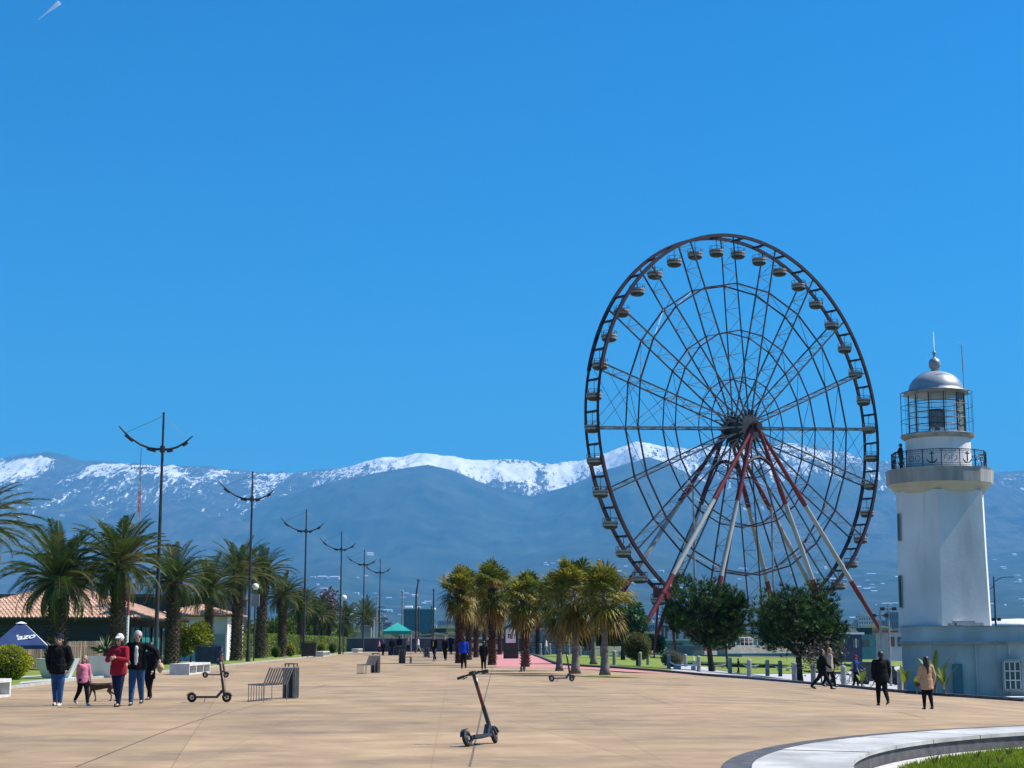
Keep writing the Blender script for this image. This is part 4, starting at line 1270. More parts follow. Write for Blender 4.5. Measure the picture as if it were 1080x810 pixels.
# ================================================================ LAMPS, MASTS, BOLLARDS
def street_lamp(px, s, ytop, label, first=None):
    Y = 1700.0 / s
    base = xz_at(px, Y)
    t = thing('street_lamp', label, 'street lamp', base, R(random.uniform(-5, 5)), 'tall double armed lamps along the promenade')
    H = at(px, ytop, Y).z
    mb = MB()
    mb.path([(0, 0, 0), (0, 0, .9)], [.20, .17], 12)
    mb.path([(0, 0, .9), (0, 0, H * .5), (0, 0, H)], [.125, .105, .06], 10)
    mb.ball((0, 0, H), .09, 8)
    mb.build('pole', M_lamp, t)
    za = H - 2.15
    for s_ in (-1, 1):
        up = 1.32 if s_ < 0 else .75
        ln = 2.65 if s_ < 0 else 1.75
        pts = [Vector((s_ * ln * f, 0, za + up * 1.05 * f ** 2.0 - .06 * math.sin(math.pi * f))) for f in (0, .15, .3, .5, .7, .85, 1)]
        mb = MB()
        mb.path(pts, [.09, .075, .07, .065, .06, .05, .03], 8)
        q = [p + Vector((0, .16, .03)) for p in pts]; mb.path(q[1:], [.04, .035, .035, .03, .03, .02], 6)
        a = mb.build('arm', M_lamp, t)
        mb = MB()
        for f0, f1 in ((.16, .34), (.68, .84)):
            lerp = lambda f: Vector((s_ * ln * f, 0, za + up * 1.05 * f * f - .06 - .09))
            mb.beam(lerp(f0), lerp(f1), .30, .13)
        mb.build('lamp_head', M_lamp, a)
        mb = MB(); mb.tube((0, 0, H - .15), pts[5], .012, n=4); mb.build('stay_wire', M_lamp, t)
    mb = MB(); mb.path([(0, 0, za - .2), (0, 0, za + .2)], .15, 10); mb.build('bracket', M_lamp, t)
    return t
M_lamp = mat('lamp_post_dark_grey', (0.022, 0.022, 0.028), (0.05, 0.045, 0.05), rough=0.5, scale=2)
for px, s, yt, lab in ((164.5, 17.9, 436, 'nearest and tallest double armed street lamp, behind the strolling family'),
                       (262, 13.3, 498, 'double armed lamp that carries the white sign box, second nearest'),
                       (320.5, 10.3, 538, 'double armed street lamp beside the dark container, third nearest'),
                       (358.5, 8.6, 561, 'double armed street lamp left of the seated white figure, fourth nearest'),
                       (383, 7.16, 580, 'fifth double armed street lamp, behind the low palm by the white cone'),
                       (400, 6.4, 590, 'farthest double armed street lamp, just left of the teal canopy')):
    street_lamp(px, s, yt, lab)

# white sign box and globe on the second lamp: a small lamp of its own behind it
b = xz_at(268, 131)
t = thing('globe_lamp', 'short lamp with a white globe and grey sign box beside the second tall lamp', 'street lamp', b)
mb = MB(); zt = at(268, 622, 131).z; mb.tube((0, 0, 0), (0, 0, zt), .06, n=8); mb.build('pole', M_lamp, t)
mb = MB(); mb.ball((0, 0, zt + .25), .27, 14); mb.build('lamp_globe', M_white, t, smooth=True)
mb = MB(); mb.box(.05, -.1, zt - .85, .62, .14, .95); mb.build('sign_box', mat('grey_sign', (0.22, 0.24, 0.25), (0.3, 0.32, 0.33), rough=.6), t)
b = xz_at(362, 205)
t = thing('globe_lamp', 'short globe lamp behind the fourth tall lamp', 'street lamp', b)
mb = MB(); zt = at(362, 633, 205).z; mb.tube((0, 0, 0), (0, 0, zt), .07, n=8); mb.build('pole', M_lamp, t)
mb = MB(); mb.ball((0, 0, zt + .3), .36, 14); mb.build('lamp_globe', M_white, t, smooth=True)
# plain masts
def mast(px, Y, ytop, label, r=.07, bend=0, m=None, ybase=None):
    b = xz_at(px, Y, land_z)
    H = at(px, ytop, Y).z - b.z
    t = thing('flagpole', label, 'flagpole', b)
    mb = MB(); mb.path([(0, 0, 0), (0, 0, H * .8), (bend, 0, H)], [r * 1.3, r, r * .7], 8)
    mb.build('pole', m or M_lamp, t)
    mb = MB(); mb.ball((bend, 0, H), r * 1.6, 8); mb.build('finial', m or M_lamp, t)
mast(438.5, 230, 612, 'bare mast with a slightly bent tip above the plaza crowd, left of the fan palms', .13, .3)
mast(441.5, 260, 641, 'short thin mast beside the bent one', .10)
mast(457, 235, 622, 'bare mast just left of the leftmost fan palm', .11)
mast(455, 300, 640, 'low thin mast at the right edge of the turquoise glass block', .12)
mast(424, 420, 624, 'grey mast at the left edge of the turquoise glass block', .22, m=M_steel2)
mast(397, 300, 630, 'thin grey mast behind the farthest street lamp', .12, m=M_steel2)
# two slim poles with floodlights right of the wheel
for px, Y, yt, lab in ((929, 150, 644, 'slim grey pole at the foot of the long red and white leg'), (938, 150, 637, 'slim grey pole topped by small cameras beside the lighthouse')):
    b = xz_at(px, Y, land_z); H = at(px, yt, Y).z - b.z
    t = thing('lamp_post', lab, 'lamp post', b)
    mb = MB(); mb.tube((0, 0, 0), (0, 0, H), .13, .09, 8); mb.build('pole', M_steel2, t)
    mb = MB()
    for s_ in (-1, 1): mb.beam((0, 0, H - .5), (s_ * .5, 0, H - .4), .06, .06); mb.box(s_ * .55, 0, H - .45, .35, .3, .3)
    mb.build('camera_head', M_dark, t)
# double outreach lamp right of the tower
b = xz_at(1051, 160, land_z); H = at(1051, 608, 160).z - b.z
t = thing('lamp_post', 'grey lamp post with short and long outreach arms, right of the lighthouse', 'lamp post', b)
mb = MB(); mb.tube((0, 0, 0), (0, 0, H), .14, .07, 8); mb.build('pole', M_lamp, t)
mb = MB(); mb.path([(0, 0, H - .5), (.8, 0, H - .1), (1.4, 0, H - .05)], .05, 6); mb.path([(0, 0, H - .9), (-.55, 0, H - 1.4), (-.65, 0, H - 3.1)], .04, 6); mb.build('arm', M_lamp, t)
mb = MB(); mb.box(1.6, 0, H - .06, .7, .25, .09); mb.build('lamp_head', M_steel2, t)
mb = MB(); mb.box(-.25, 0, H - 4.2, .3, .3, .3); mb.box(.35, 0, H - 4.2, .3, .3, .3); mb.build('camera_head', M_dark, t)

# radio mast behind the palms, red and white
Y = 330; b = xz_at(141.5, Y); H = at(141.5, 494, Y).z
t = thing('radio_mast', 'slender red and white radio mast rising behind the palms against the snow', 'radio mast', b)
M_rd = mat('mast_red', (0.30, 0.05, 0.04), (0.36, 0.07, 0.06), rough=.6)
mb = MB()
for k in range(24):
    z0, z1 = H * k / 24, H * (k + 1) / 24
    mi = (k // 3) % 2
    for c_ in range(3):
        a = 2 * math.pi * c_ / 3; r = .42 - .25 * k / 24
        p = Vector((r * math.cos(a), r * math.sin(a), 0)); p2 = Vector((r * math.cos(a + 2.094), r * math.sin(a + 2.094), 0))
        mb.tube(p + ZU * z0, p + ZU * z1, .07, n=4, mi=mi); mb.tube(p + ZU * z0, p2 + ZU * z1, .035, n=4, mi=mi)
mb.build('lattice', [M_rd, M_steel2], t)
mb = MB(); mb.beam((-2.0, 0, H + .1), (2.0, 0, H + .1), .14, .14)
for x in (-1.9, -1.2, 1.2, 1.9): mb.tube((x, 0, H - .3), (x, 0, H + .6), .06, n=5)
mb.tube((0, 0, H), (0, 0, H + 4.2), .06, n=5); mb.build('antenna', M_steel, t)
# short pole by the tiled house
Y = 108; b = xz_at(134, Y); H = at(134, 617, Y).z
t = thing('barrier_pole', 'thin pole banded red and white in front of the tiled house corner', 'pole', b)
mb = MB()
for k, (f0, f1, mi) in enumerate(((0, .62, 1), (.62, .78, 0), (.78, 1, 0))): mb.tube((0, 0, H * f0), (0, 0, H * f1), .09, n=8, mi=mi)
mb.build('pole', [M_rd, M_white], t)
mb = MB(); mb.path([(0, 0, H), (.3, 0, H + .1), (.7, 0, H - .5)], .04, 6); mb.box(0, 0, H + .1, .2, .2, .35); mb.build('bracket', M_dark, t)

M_boll = mat('bollard_concrete', (0.20, 0.21, 0.20), (0.32, 0.32, 0.31), rough=.8, scale=4, bump=.3)
def bollard_proto():
    t = thing('bollard', '', 'bollard', (0, 0, 0), 0, 'grey bollards along the kerb')
    mb = MB(); mb.lathe([(.135, 0), (.135, .86), (.12, .90)], 14); mb.build('post', M_boll, t)
    mb = MB(); mb.lathe([(.137, .90), (.14, .94), (.12, 1.0), (.02, 1.03)], 14); mb.build('cap', M_whitestone, t)
    return t
bl = [(624.5, 699.5, 'farthest bollard of the kerb row, behind the nearest fan palms'), (648, 701.5, 'bollard just right of the nearest fan palm'), (675, 702.8, 'bollard in front of the clipped ball tree'),
      (683.5, 701.5, 'bollard right beside the clipped ball tree'), (705.5, 705.5, 'bollard next to the grey green shrub'), (723, 703, 'bollard standing back by the white lounge chair'),
      (737, 708.5, 'bollard left of the left pine trunk'), (770, 710.5, 'bollard right of the left pine trunk, near the dark child'), (790.5, 714, 'bollard midway between the two pines'),
      (809.5, 713, 'bollard before the white lounge chair between the pines'), (823, 713.5, 'low bollard left of the right pine'), (838, 719.5, 'bollard touching the right pine trunk in the view'),
      (858, 720.5, 'thin bollard left of the striding couple'), (873, 722, 'bollard hidden behind the striding couple'), (890, 723.5, 'bollard in front of the dark cyclist'), (949.5, 728.5, 'last bollard by the lighthouse building corner')]
bp_ = None
for px, py, lab in bl:
    g = gp(px, py)
    if bp_ is None: bp_ = bollard_proto(); bp_.location = g; bp_['label'] = lab
    else: dup(bp_, g, 0, lab)
for px, py, lab in ((570, 690, 'far bollard at the left end of the pink path mouth'), (580, 690.5, 'far bollard before the white marina shed'), (560, 689.5, 'far bollard behind the shaggy front palm'), (600, 691, 'far bollard between the pale palm trunks'), (612, 692, 'far bollard behind the second nearest palm'),
                    (615, 690, 'far bollard beneath the marina railing')):
    g = gp(px, py); dup(bp_, g, 0, lab, scale=(1, 1, 1.3))

# ================================================================ BENCHES, BINS, CONTAINERS
M_slat = mat('bench_steel_bars', (0.16, 0.155, 0.15), (0.26, 0.25, 0.24), rough=.45, scale=5)
M_bin = mat('dark_bin_slats', (0.012, 0.014, 0.013), (0.03, 0.032, 0.03), rough=.6, scale=6)
M_binl = mat('grey_bin_slats', (0.09, 0.10, 0.095), (0.14, 0.15, 0.14), rough=.6, scale=6)
def bar_bench(base, rz, label, flip=1, L=1.5):
    t = thing('bench', label, 'bench', base, rz, 'steel bar benches on the plaza')
    n = 9
    seat, back, legs = MB(), MB(), MB()
    for i in range(n + 1):
        y = L * i / n
        seat.beam((0, y, .45), (.46 * flip, y, .43), .035, .03)
        back.beam((.44 * flip, y, .43), (.62 * flip, y, .88), .035, .035)
    for i in (0, 1, 2, 3, 4, 5, 6, 9):
        y = L * i / n
        legs.tube((0.01, y, 0), (0.01, y, .44), .011, n=6)
    for y in (0.0, L): legs.tube((.45 * flip, y, 0), (.45 * flip, y, .42), .013, n=6)
    seat.beam((0, 0, .455), (0, L, .455), .03, .03); back.beam((.62 * flip, 0, .89), (.62 * flip, L, .89), .03, .03)
    legs.beam((0, 0, .02), (0, L, .02), .03, .02)
    seat.build('seat', M_slat, t); back.build('backrest', M_slat, t); legs.build('leg_frame', M_slat, t)
    return t
def slat_bin(base, rz, label, H=.92, W=.36):
    t = thing('litter_bin', label, 'litter bin', base, rz, 'slatted litter bins on the plaza')
    mb = MB()
    k = 5
    for i in range(k):
        for sx in (-1, 1):
            mb.box(-W / 2 + W * (i + .5) / k, sx * W / 2, H * .48, W / k * .6, .03, H * .93, mi=i % 2)
            mb.box(sx * W / 2, -W / 2 + W * (i + .5) / k, H * .48, .03, W / k * .6, H * .93, mi=i % 2)
    mb.build('slats', [M_binl, M_bin], t)
    mb = MB(); mb.box(0, 0, H * .47, W * .86, W * .86, H * .9); mb.build('liner', M_bin, t)
    mb = MB(); mb.box(0, 0, H * .96, W * 1.02, W * 1.02, H * .03, mi=1); mb.box(0, 0, H + .06, W * .88, W * .88, .03)
    for sx in (-1, 1):
        for sy in (-1, 1): mb.box(sx * W * .38, sy * W * .38, H + .02, .025, .025, .1)
    mb.build('lid', [M_bin, M_slat], t)
    return t
b = gp(261.5, 740); bar_bench(b, R(-16), 'nearest steel bar bench with reclined back, facing the family')
b = gp(306.5, 736.5); slat_bin(b, R(-14), 'nearest slatted litter bin, behind the nearest bar bench', .90, .34)
b = gp(376.5, 711); bar_bench(b, R(-12), 'second steel bar bench, in the middle of the plaza')
b = gp(396, 709.8); slat_bin(b, R(-10), 'slatted litter bin attached to the view of the second bench', .92, .38)
b = gp(434, 699.5); bar_bench(b, R(10), 'third bar bench facing right toward the fan palms', flip=-1)
b = gp(424, 699.8); slat_bin(b, 0, 'litter bin left of the third bench near the teal canopy', 1.0, .42)
b = gp(453, 693.5); bar_bench(b, R(10), 'farthest bar bench by the person in the yellow jacket', flip=-1)
b = gp(450, 693); slat_bin(b, 0, 'dark litter bin beside the farthest bar bench', .95, .5)

M_wb = mat('white_concrete_bench', (0.46, 0.47, 0.46), (0.60, 0.60, 0.58), rough=.8, scale=2, bump=.2, mixes=[((.3, .3, .28), 1.2, .55, .75, (1, 1, 1), .5)])
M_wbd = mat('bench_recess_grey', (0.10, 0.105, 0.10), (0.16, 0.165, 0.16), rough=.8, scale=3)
def block_bench(base, L, rz, label, W=.95, H=.52, n=3):
    t = thing('concrete_bench', label, 'bench', base, rz, 'white concrete block benches along the lawn')
    mb = MB()   # long side on +x; recesses open on that side
    mb.box(-W / 2, L / 2, H - .05, W, L, .10)
    for i in range(n + 1):
        y = i * L / n
        mb.box(-W / 2, min(max(y, .07), L - .07), (H - .1) / 2, W - .01, .14, H - .10)
    mb.box(-W / 2, L / 2, .03, W - .02, L - .3, .06)
    mb.build('seat', M_wb, t)
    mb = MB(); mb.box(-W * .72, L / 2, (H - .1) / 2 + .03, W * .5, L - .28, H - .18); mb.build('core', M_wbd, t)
    return t
b = gp(199.5, 711.8); block_bench(b, 6.0, R(1), 'white concrete block bench with three dark recesses, left of the parked scooters')
b = gp(14.5, 734.5); b.y -= 5.0; block_bench(b, 5.0, R(1), 'white concrete block bench cut by the left edge of the picture'); 
b = gp(341, 692.5); block_bench(b, 7.5, R(1.5), 'white concrete bench to the right of the dark container')
b = gp(378, 688.3); block_bench(b, 9.0, R(1.5), 'white concrete bench with the white clad sitter')
b = gp(399, 686.2); block_bench(b, 9.0, R(1.5), 'farthest white concrete bench by the blue container')
M_nv = mat('navy_container_plastic', (0.010, 0.020, 0.06), (0.02, 0.035, 0.09), rough=.5, scale=2)
def container(base, W, D, H, rz, label, m):
    t = thing('waste_container', label, 'container', base, rz)
    mb = MB(); n = 8
    a = [(-W * .46, -D * .44), (W * .46, -D * .44), (W * .46, D * .44), (-W * .46, D * .44)]
    b_ = [(x * 1.08, y * 1.08) for x, y in a]
    mb.add([(x, y, .12) for x, y in a] + [(x, y, H * .88) for x, y in b_], [(3, 2, 1, 0), (4, 5, 6, 7), (0, 1, 5, 4), (1, 2, 6, 5), (2, 3, 7, 6), (3, 0, 4, 7)])
    for x in (-.3, 0, .3): mb.box(x * W, -D * .47, H * .5, .07, .06, H * .62)
    mb.build('body', m, t)
    mb = MB(); mb.box(0, 0, H * .905, W * 1.02, D * 1.0, .07); mb.path([(-W * .5, -D * .1, H * .93), (-W * .25, -D * .1, H), (W * .25, -D * .1, H), (W * .5, -D * .1, H * .93)], .05, 6)
    mb.build('lid', m, t)
    mb = MB()
    for sx in (-1, 1):
        for sy in (-1, 1): mb.tube((sx * W * .36 - .03, sy * D * .33, .09), (sx * W * .36 + .03, sy * D * .33, .09), .09, n=10)
    mb.build('wheels', M_dark, t)
b = gp(220, 702); container(b, 1.75, 1.2, at(220, 680.5, b.y).z, R(4), 'dark blue waste container behind the white bench with three recesses', M_nv)
b = gp(325.5, 693.3); container(b, 1.5, 1.1, at(325, 677, b.y).z, R(4), 'black waste container at the foot of the third tall lamp', mat('black_plastic', (0.01, 0.01, 0.013), (0.025, 0.025, 0.03), rough=.5))
b = gp(387.5, 686); container(b, 1.5, 1.1, at(387, 675.5, b.y).z, R(4), 'small blue waste container beside the farthest white bench', M_nv)

# ================================================================ SCOOTERS
M_tyre = mat('black_rubber', (0.010, 0.010, 0.010), (0.022, 0.022, 0.022), rough=.8, scale=8)
M_org = mat('orange_red_stem', (0.45, 0.09, 0.03), (0.5, 0.12, 0.04), rough=.45)
M_mar = mat('maroon_stem', (0.09, 0.015, 0.015), (0.13, 0.02, 0.02), rough=.4)
def scooter(base, heading, label, stem_m, lean=0.0, steer=0.0):
    """origin under the rear wheel, +x towards the front"""
    t = thing('electric_scooter', label, 'scooter', base, heading)
    t.rotation_euler = (lean, 0, heading)
    r = .125; wb = .92
    def wheel_(x, par, sw=0.0):
        mb = MB(); ax = (math.sin(-sw), math.cos(sw), 0)
        mb.torus((x, 0, r), ax, r - .032, .034, 26, 8); w = mb.build('wheel', M_tyre, par)
        mb = MB(); mb.torus((x, 0, r), ax, r - .062, .010, 22, 5)
        a = Vector(ax); mb.path([Vector((x, 0, r)) - a * .035, Vector((x, 0, r)) + a * .035], .034, 10)
        u = Vector((a.y, -a.x, 0))
        for k in range(5):
            q = 2 * math.pi * k / 5
            mb.tube((x, 0, r), Vector((x, 0, r)) + (u * math.cos(q) + ZU * math.sin(q)) * (r - .06), .009, n=5)
        mb.build('rim', M_slat, w)
    wheel_(0, t); wheel_(wb, t, steer)
    mb = MB()
    mb.box(.40, 0, .135, .58, .17, .05)
    mb.beam((.05, .05, .13), (.14, .05, .14), .03, .04); mb.beam((.05, -.05, .13), (.14, -.05, .14), .03, .04)
    mb.beam((.66, 0, .14), (.80, 0, .30), .085, .06)
    mb.build('deck', M_dark, t)
    for x, s_ in ((0, -1), (wb, 1)):
        mb = MB()
        pts = [(x + s_ * (r + .02) * math.cos(a), 0, r + (r + .02) * math.sin(a)) for a in (R(15), R(45), R(75), R(105))]
        for p, q in zip(pts[:-1], pts[1:]): mb.beam(p, q, .075, .012)
        mb.build('fender', M_dark, t)
    s0, s1 = Vector((.845, 0, .22)), Vector((.70, 0, 1.12))
    mb = MB(); mb.beam(Vector((wb, .06, r)), s0 + Vector((.02, .05, .03)), .025, .03); mb.beam(Vector((wb, -.06, r)), s0 + Vector((.02, -.05, .03)), .025, .03)
    mb.tube(s0 - (s1 - s0) * .04, s0.lerp(s1, .42), .036, .034, 10)
    st = mb.build('fork', M_dark, t)
    mb = MB(); mb.tube(s0.lerp(s1, .42), s0.lerp(s1, .80), .030, .028, 10); mb.build('stem', stem_m, t)
    mb = MB(); mb.tube(s0.lerp(s1, .80), s1, .028, n=10); mb.box(s1.x - .02, 0, s1.z + .01, .10, .08, .06); mb.build('stem_head', M_dark, t)
    c, sn = math.cos(steer), math.sin(steer)
    hb = lambda y, dz=0, dx=0: s1 + Vector((-sn * y + dx, c * y, dz))
    mb = MB(); mb.path([hb(-.25, -.01, -.03), hb(-.1, .005), hb(.1, .005), hb(.25, -.01, -.03)], .016, 8); b_ = mb.build('handlebar', M_dark, t)
    mb = MB()
    for s_ in (-1, 1): mb.tube(hb(.15 * s_, 0, -.01), hb(.26 * s_, -.012, -.03), .022, n=8)
    for s_ in (-1, 1): mb.tube(hb(.12 * s_, -.02, .03), hb(.22 * s_, -.035, .06), .008, n=5)
    mb.build('grip', M_tyre, b_)
    mb = MB(); mb.path([s1 + Vector((.03, .02, 0)), s0.lerp(s1, .6) + Vector((.07, .02, 0)), s0 + Vector((.04, .02, .05))], .006, 5); mb.build('brake_cable', M_dark, t)
    mb = MB(); mb.tube((.34, .06, .12), (.30, .19, .0), .010, n=6); mb.build('kickstand', M_slat, t)
    mb = MB(); mb.box(s1.x + .03, 0, s1.z - .10, .05, .05, .05); mb.build('headlight', M_white, t)
    return t
b = gp(494.5, 787.5); scooter(b, R(64), 'black electric scooter with a dark red stem, alone in the foreground', M_mar, lean=R(-15), steer=R(14))
b = gp(202.3, 740.6); scooter(b, R(0), 'black electric scooter seen side on left of the nearest bench', M_dark)
b = gp(216.5, 714.8); scooter(b, R(-3), 'electric scooter with an orange stem by the white block bench', M_org)
b = gp(582, 719); scooter(b, R(28), 'small looking black scooter in front of the fan palms', M_dark, lean=R(-3))
b = gp(550, 708.6); scooter(b, R(80), 'distant scooter seen end on left of the shaggy palm before the kiosk', M_dark, lean=R(-4))

# ================================================================ PLANTERS WITH YUCCAS
M_planter = mat('white_tapered_planter', (0.50, 0.54, 0.53), (0.62, 0.65, 0.63), rough=.6, scale=1.5)
def planter(px, py, yt, W, label, plant_label, seed):
    b = gp(px, py); H = at(px, yt, b.y).z
    t = thing('planter', label, 'planter', b, R(8))
    mb = MB(); h = W / 2
    mb.lathe([(h * .62 * 1.414, 0), (h * 1.414, H), (h * .9 * 1.414, H), (h * .86 * 1.414, H - .12)], 4, rot=math.pi / 4); mb.build('pot', M_planter, t)
    mb = MB(); mb.lathe([(.02, H - .1), (h * .85 * 1.414, H - .1)], 4, rot=math.pi / 4, caps=False); mb.build('soil', M_soil, t)
    y = thing('yucca', plant_label, 'plant', (b.x, b.y, H - .1))
    rg = random.Random(seed)
    mb = MB()
    for k in range(70):
        a = 2.4 * k; el = R(rg.uniform(5, 85)); L_ = rg.uniform(.55, .95)
        d = Vector((math.cos(a) * math.cos(el), math.sin(a) * math.cos(el), math.sin(el)))
        w = Vector((-math.sin(a), math.cos(a), 0)) * .035
        q = d * L_ * .55 + ZU * .25; e = d * L_ + ZU * (.25 - .2 * math.cos(el) * L_)
        mb.add([ZU * .25 - w * .5, ZU * .25 + w * .5, q + w, e, q - w], [(0, 1, 2, 3, 4)], 0 if rg.random() < .7 else 1)
    mb.build('leaves', [L_dkg, leaf('yucca_leaf_pale', (0.25, 0.28, 0.16), (0.38, 0.40, 0.25))], y)
    mb = MB(); mb.tube((0, 0, 0), (0, 0, .3), .1, .07, 8); mb.build('trunk', M_bark, y)
planter(60, 715.5, 694.5, 1.7, 'white tapered planter behind the man in the black jacket', 'pale leaved yucca in the planter behind the black jacketed man', 1)
planter(110, 714.5, 692, 1.35, 'white tapered planter beside the woman in red', 'dark spiky yucca in the planter beside the woman in red', 2)

# ================================================================ BUILDINGS ON THE LEFT
def roof_tiles_mat():
    m = mat('terracotta_tiles', (0.36, 0.20, 0.13), (0.56, 0.36, 0.25), rough=.85, scale=1.3, detail=6, mixes=[((.62, .46, .34), 5, .5, .7, (1, 1, 1), .7), ((.18, .09, .06), 4, .58, .74, (1, 1, 1), .6)])
    return m
M_tile = roof_tiles_mat()
M_tiled = mat('dark_terracotta_tile', (0.20, 0.09, 0.06), (0.30, 0.15, 0.10), rough=.9, scale=4)  # darker terracotta under the tile rows and on the ridges
M_siding = mat('dark_blue_grey_siding', (0.018, 0.024, 0.032), (0.034, 0.042, 0.052), rough=.7, scale=2, stretch=(.2, .2, 3))
def tiled_hip(mb, corners, apex, course=.38, tile=.30):
    """each face of the hip roof laid with rows of real barrel tiles"""
    n = len(corners)
    for i in range(n):
        a, b, c = Vector(corners[i]), Vector(corners[(i + 1) % n]), Vector(apex[i])
        c2 = Vector(apex[(i + 1) % n])
        e = (b - a); L_ = e.length; e.normalize()
        upv = ((c + c2) / 2 - (a + b) / 2); up = (upv - e * upv.dot(e)); Hs = up.length; up.normalize()
        nrm = e.cross(up).normalized()
        if nrm.z < 0: nrm = -nrm
        mb.add([a, b, c2, c] if (c2 - c).length > .01 else [a, b, c], [(0, 1, 2, 3)] if (c2 - c).length > .01 else [(0, 1, 2)], 1)
        rows = int(Hs / course)
        ua = (c - a).dot(e); ub = (c2 - a).dot(e)
        for r_ in range(rows):
            f = r_ / rows; u0 = ua * f + .05; u1 = L_ + (ub - L_) * f - .05
            k = int((u1 - u0) / tile)
            for j in range(k):
                u = u0 + (j + .5) * tile
                p = a + e * u + up * (Hs * f) + nrm * .04
                q = p + up * (course * 1.02) - nrm * .012
                ww = tile * .46
                mb.add([p - e * ww, p - e * ww * .5 + nrm * .08, p + e * ww * .5 + nrm * .08, p + e * ww,
                        q - e * ww, q - e * ww * .5 + nrm * .07, q + e * ww * .5 + nrm * .07, q + e * ww],
                       [(0, 1, 5, 4), (1, 2, 6, 5), (2, 3, 7, 6), (3, 2, 1, 0)], 0)
    return mb
Yf = 110.0
xr = at(136, 652, Yf).x; xl = xr - 12.5; yb = Yf + 15
ze = at(136, 652, Yf).z; za = at(77, 618, (Yf + yb) / 2).z
h1 = thing('tiled_house', 'low house with a terracotta hip roof over dark siding behind the palms', 'house', (xr, Yf, 0))
mb = MB(); mb.box(-6.25, 7.5, ze / 2, 12.5, 15, ze - .1); mb.build('wall', M_siding, h1)
mb = MB()
for k in range(int(ze / .19)): mb.box(-6.25, -.03, .1 + k * .19, 12.4, .05, .15)
mb.build('cladding', M_siding, h1)
o_ = .9
cs_ = [(-12.5 - o_, -o_, ze), (o_, -o_, ze), (o_, 15 + o_, ze), (-12.5 - o_, 15 + o_, ze)]
ap = [(-6.25, 6.0, za), (-6.25, 6.0, za), (-6.25, 9, za), (-6.25, 9, za)]
rf = tiled_hip(MB(), cs_, ap).build('roof', [M_tile, M_tiled], h1)
mb = MB()
for c_, a_ in zip(cs_, ap): mb.path([c_, a_], .13, 8)
mb.path([ap[1], ap[2]], .13, 8); mb.build('ridge_tiles', M_tiled, rf)
mb = MB()
for i in range(4):
    a, b = Vector(cs_[i]), Vector(cs_[(i + 1) % 4]); mb.beam(a - ZU * .06, b - ZU * .06, .10, .14)
mb.build('gutter', M_dark, h1)
M_tealg = mat('teal_window_glass', (0.02, 0.20, 0.22), (0.05, 0.32, 0.33), rough=.15, scale=.6)
for k in range(4):
    mb = MB(); mb.box(.04, 1.6 + k * 3.3, 1.35, .06, 2.5, 2.3); w = mb.build('window', M_tealg if k < 3 else M_glass, h1)
    mb = MB()
    for y in (-1.3, 0, 1.3): mb.box(.07, 1.6 + k * 3.3 + y, 1.35, .08, .09, 2.4)
    for z in (.15, 2.55): mb.box(.07, 1.6 + k * 3.3, z, .08, 2.7, .09)
    mb.build('window_frame', M_dark, w)
# dark flat roofed hall behind
x0, x1 = at(-70, 627, 150).x, at(238, 634, 150).x; zt = at(0, 627, 150).z
h2 = thing('flat_roofed_hall', 'black flat roofed hall behind the terracotta roof', 'building', ((x0 + x1) / 2, 150, 0))
mb = MB(); mb.box(0, 6, zt * .48, x1 - x0, 12, zt * .96); mb.build('wall', M_dark, h2)
mb = MB(); mb.box(0, 6, zt * .98, x1 - x0 + 1, 13, zt * .05); mb.build('roof', mat('grey_flat_roof', (.06, .06, .06), (.1, .1, .1)), h2)
# white shed with tiled roof
Y2 = 134.0; xr2 = at(240, 650, Y2).x; ze2 = at(240, 650, Y2).z; za2 = at(200, 638, Y2 + 4).z
xl2 = at(163, 650, Y2).x
h3 = thing('white_shed', 'white shed with a low terracotta roof and a pale garage door behind the thin palm', 'shed', (xr2, Y2, 0))
W2 = xr2 - xl2
mb = MB(); mb.box(-W2 / 2, 4, ze2 / 2, W2, 8, ze2 - .05); mb.build('wall', M_white, h3)
mb = tiled_hip(MB(), [(-W2 - .5, -.6, ze2), (.5, -.6, ze2), (.5, 8.6, ze2), (-W2 - .5, 8.6, ze2)], [(-W2 + 3, 4, za2), (-3, 4, za2), (-3, 4.01, za2), (-W2 + 3, 4.01, za2)])
mb.build('roof', [M_tile, M_tiled], h3)
mb = MB(); mb.box(-.85, -.04, 1.15, 1.5, .08, 2.0); dr_ = mb.build('door', mat('pale_green_door', (.30, .42, .42), (.36, .48, .47), rough=.5), h3)
mb = MB()
for z in (.5, .9, 1.3, 1.7): mb.box(-.85, -.09, z, 1.4, .02, .03)
mb.build('door_panel_lines', M_kerb, dr_)
mb = MB(); mb.box(-3.2, -.04, 1.6, 1.6, .08, 1.4); mb.build('window', M_glass, h3)
# wooden fence
a, c = gp(18, 705.6), gp(112, 703)
t = thing('wooden_fence', 'weathered vertical plank fence in front of the dark siding', 'fence', (a.x, a.y, 0))
d = Vector((c.x - a.x, c.y - a.y, 0)); n = int(d.length / .21)
rg = random.Random(5)
M_wood = mat('weathered_planks', (0.10, 0.075, 0.055), (0.22, 0.17, 0.13), rough=.9, scale=3, stretch=(1, 1, .15), island=.35)
mb = MB(); hf = at(18, 676, a.y).z
for k in range(n): 
    p = d * (k / n); mb.box(p.x, p.y, hf * .5, .175, .03, hf * rg.uniform(.96, 1.0), math.atan2(d.y, d.x))
mb.build('planks', M_wood, t)
for k in range(int(n / 10) + 1):
    p = d * (k * 10 / n); mb = MB(); mb.box(p.x, p.y + .08, hf * .49, .10, .10, hf * .98); mb.build('post', M_wood, t)
mb = MB()
for z in (.4, hf - .3): mb.beam(Vector((0, .04, z)), d + Vector((0, .04, z)), .05, .09)
mb.build('rail', M_wood, t)
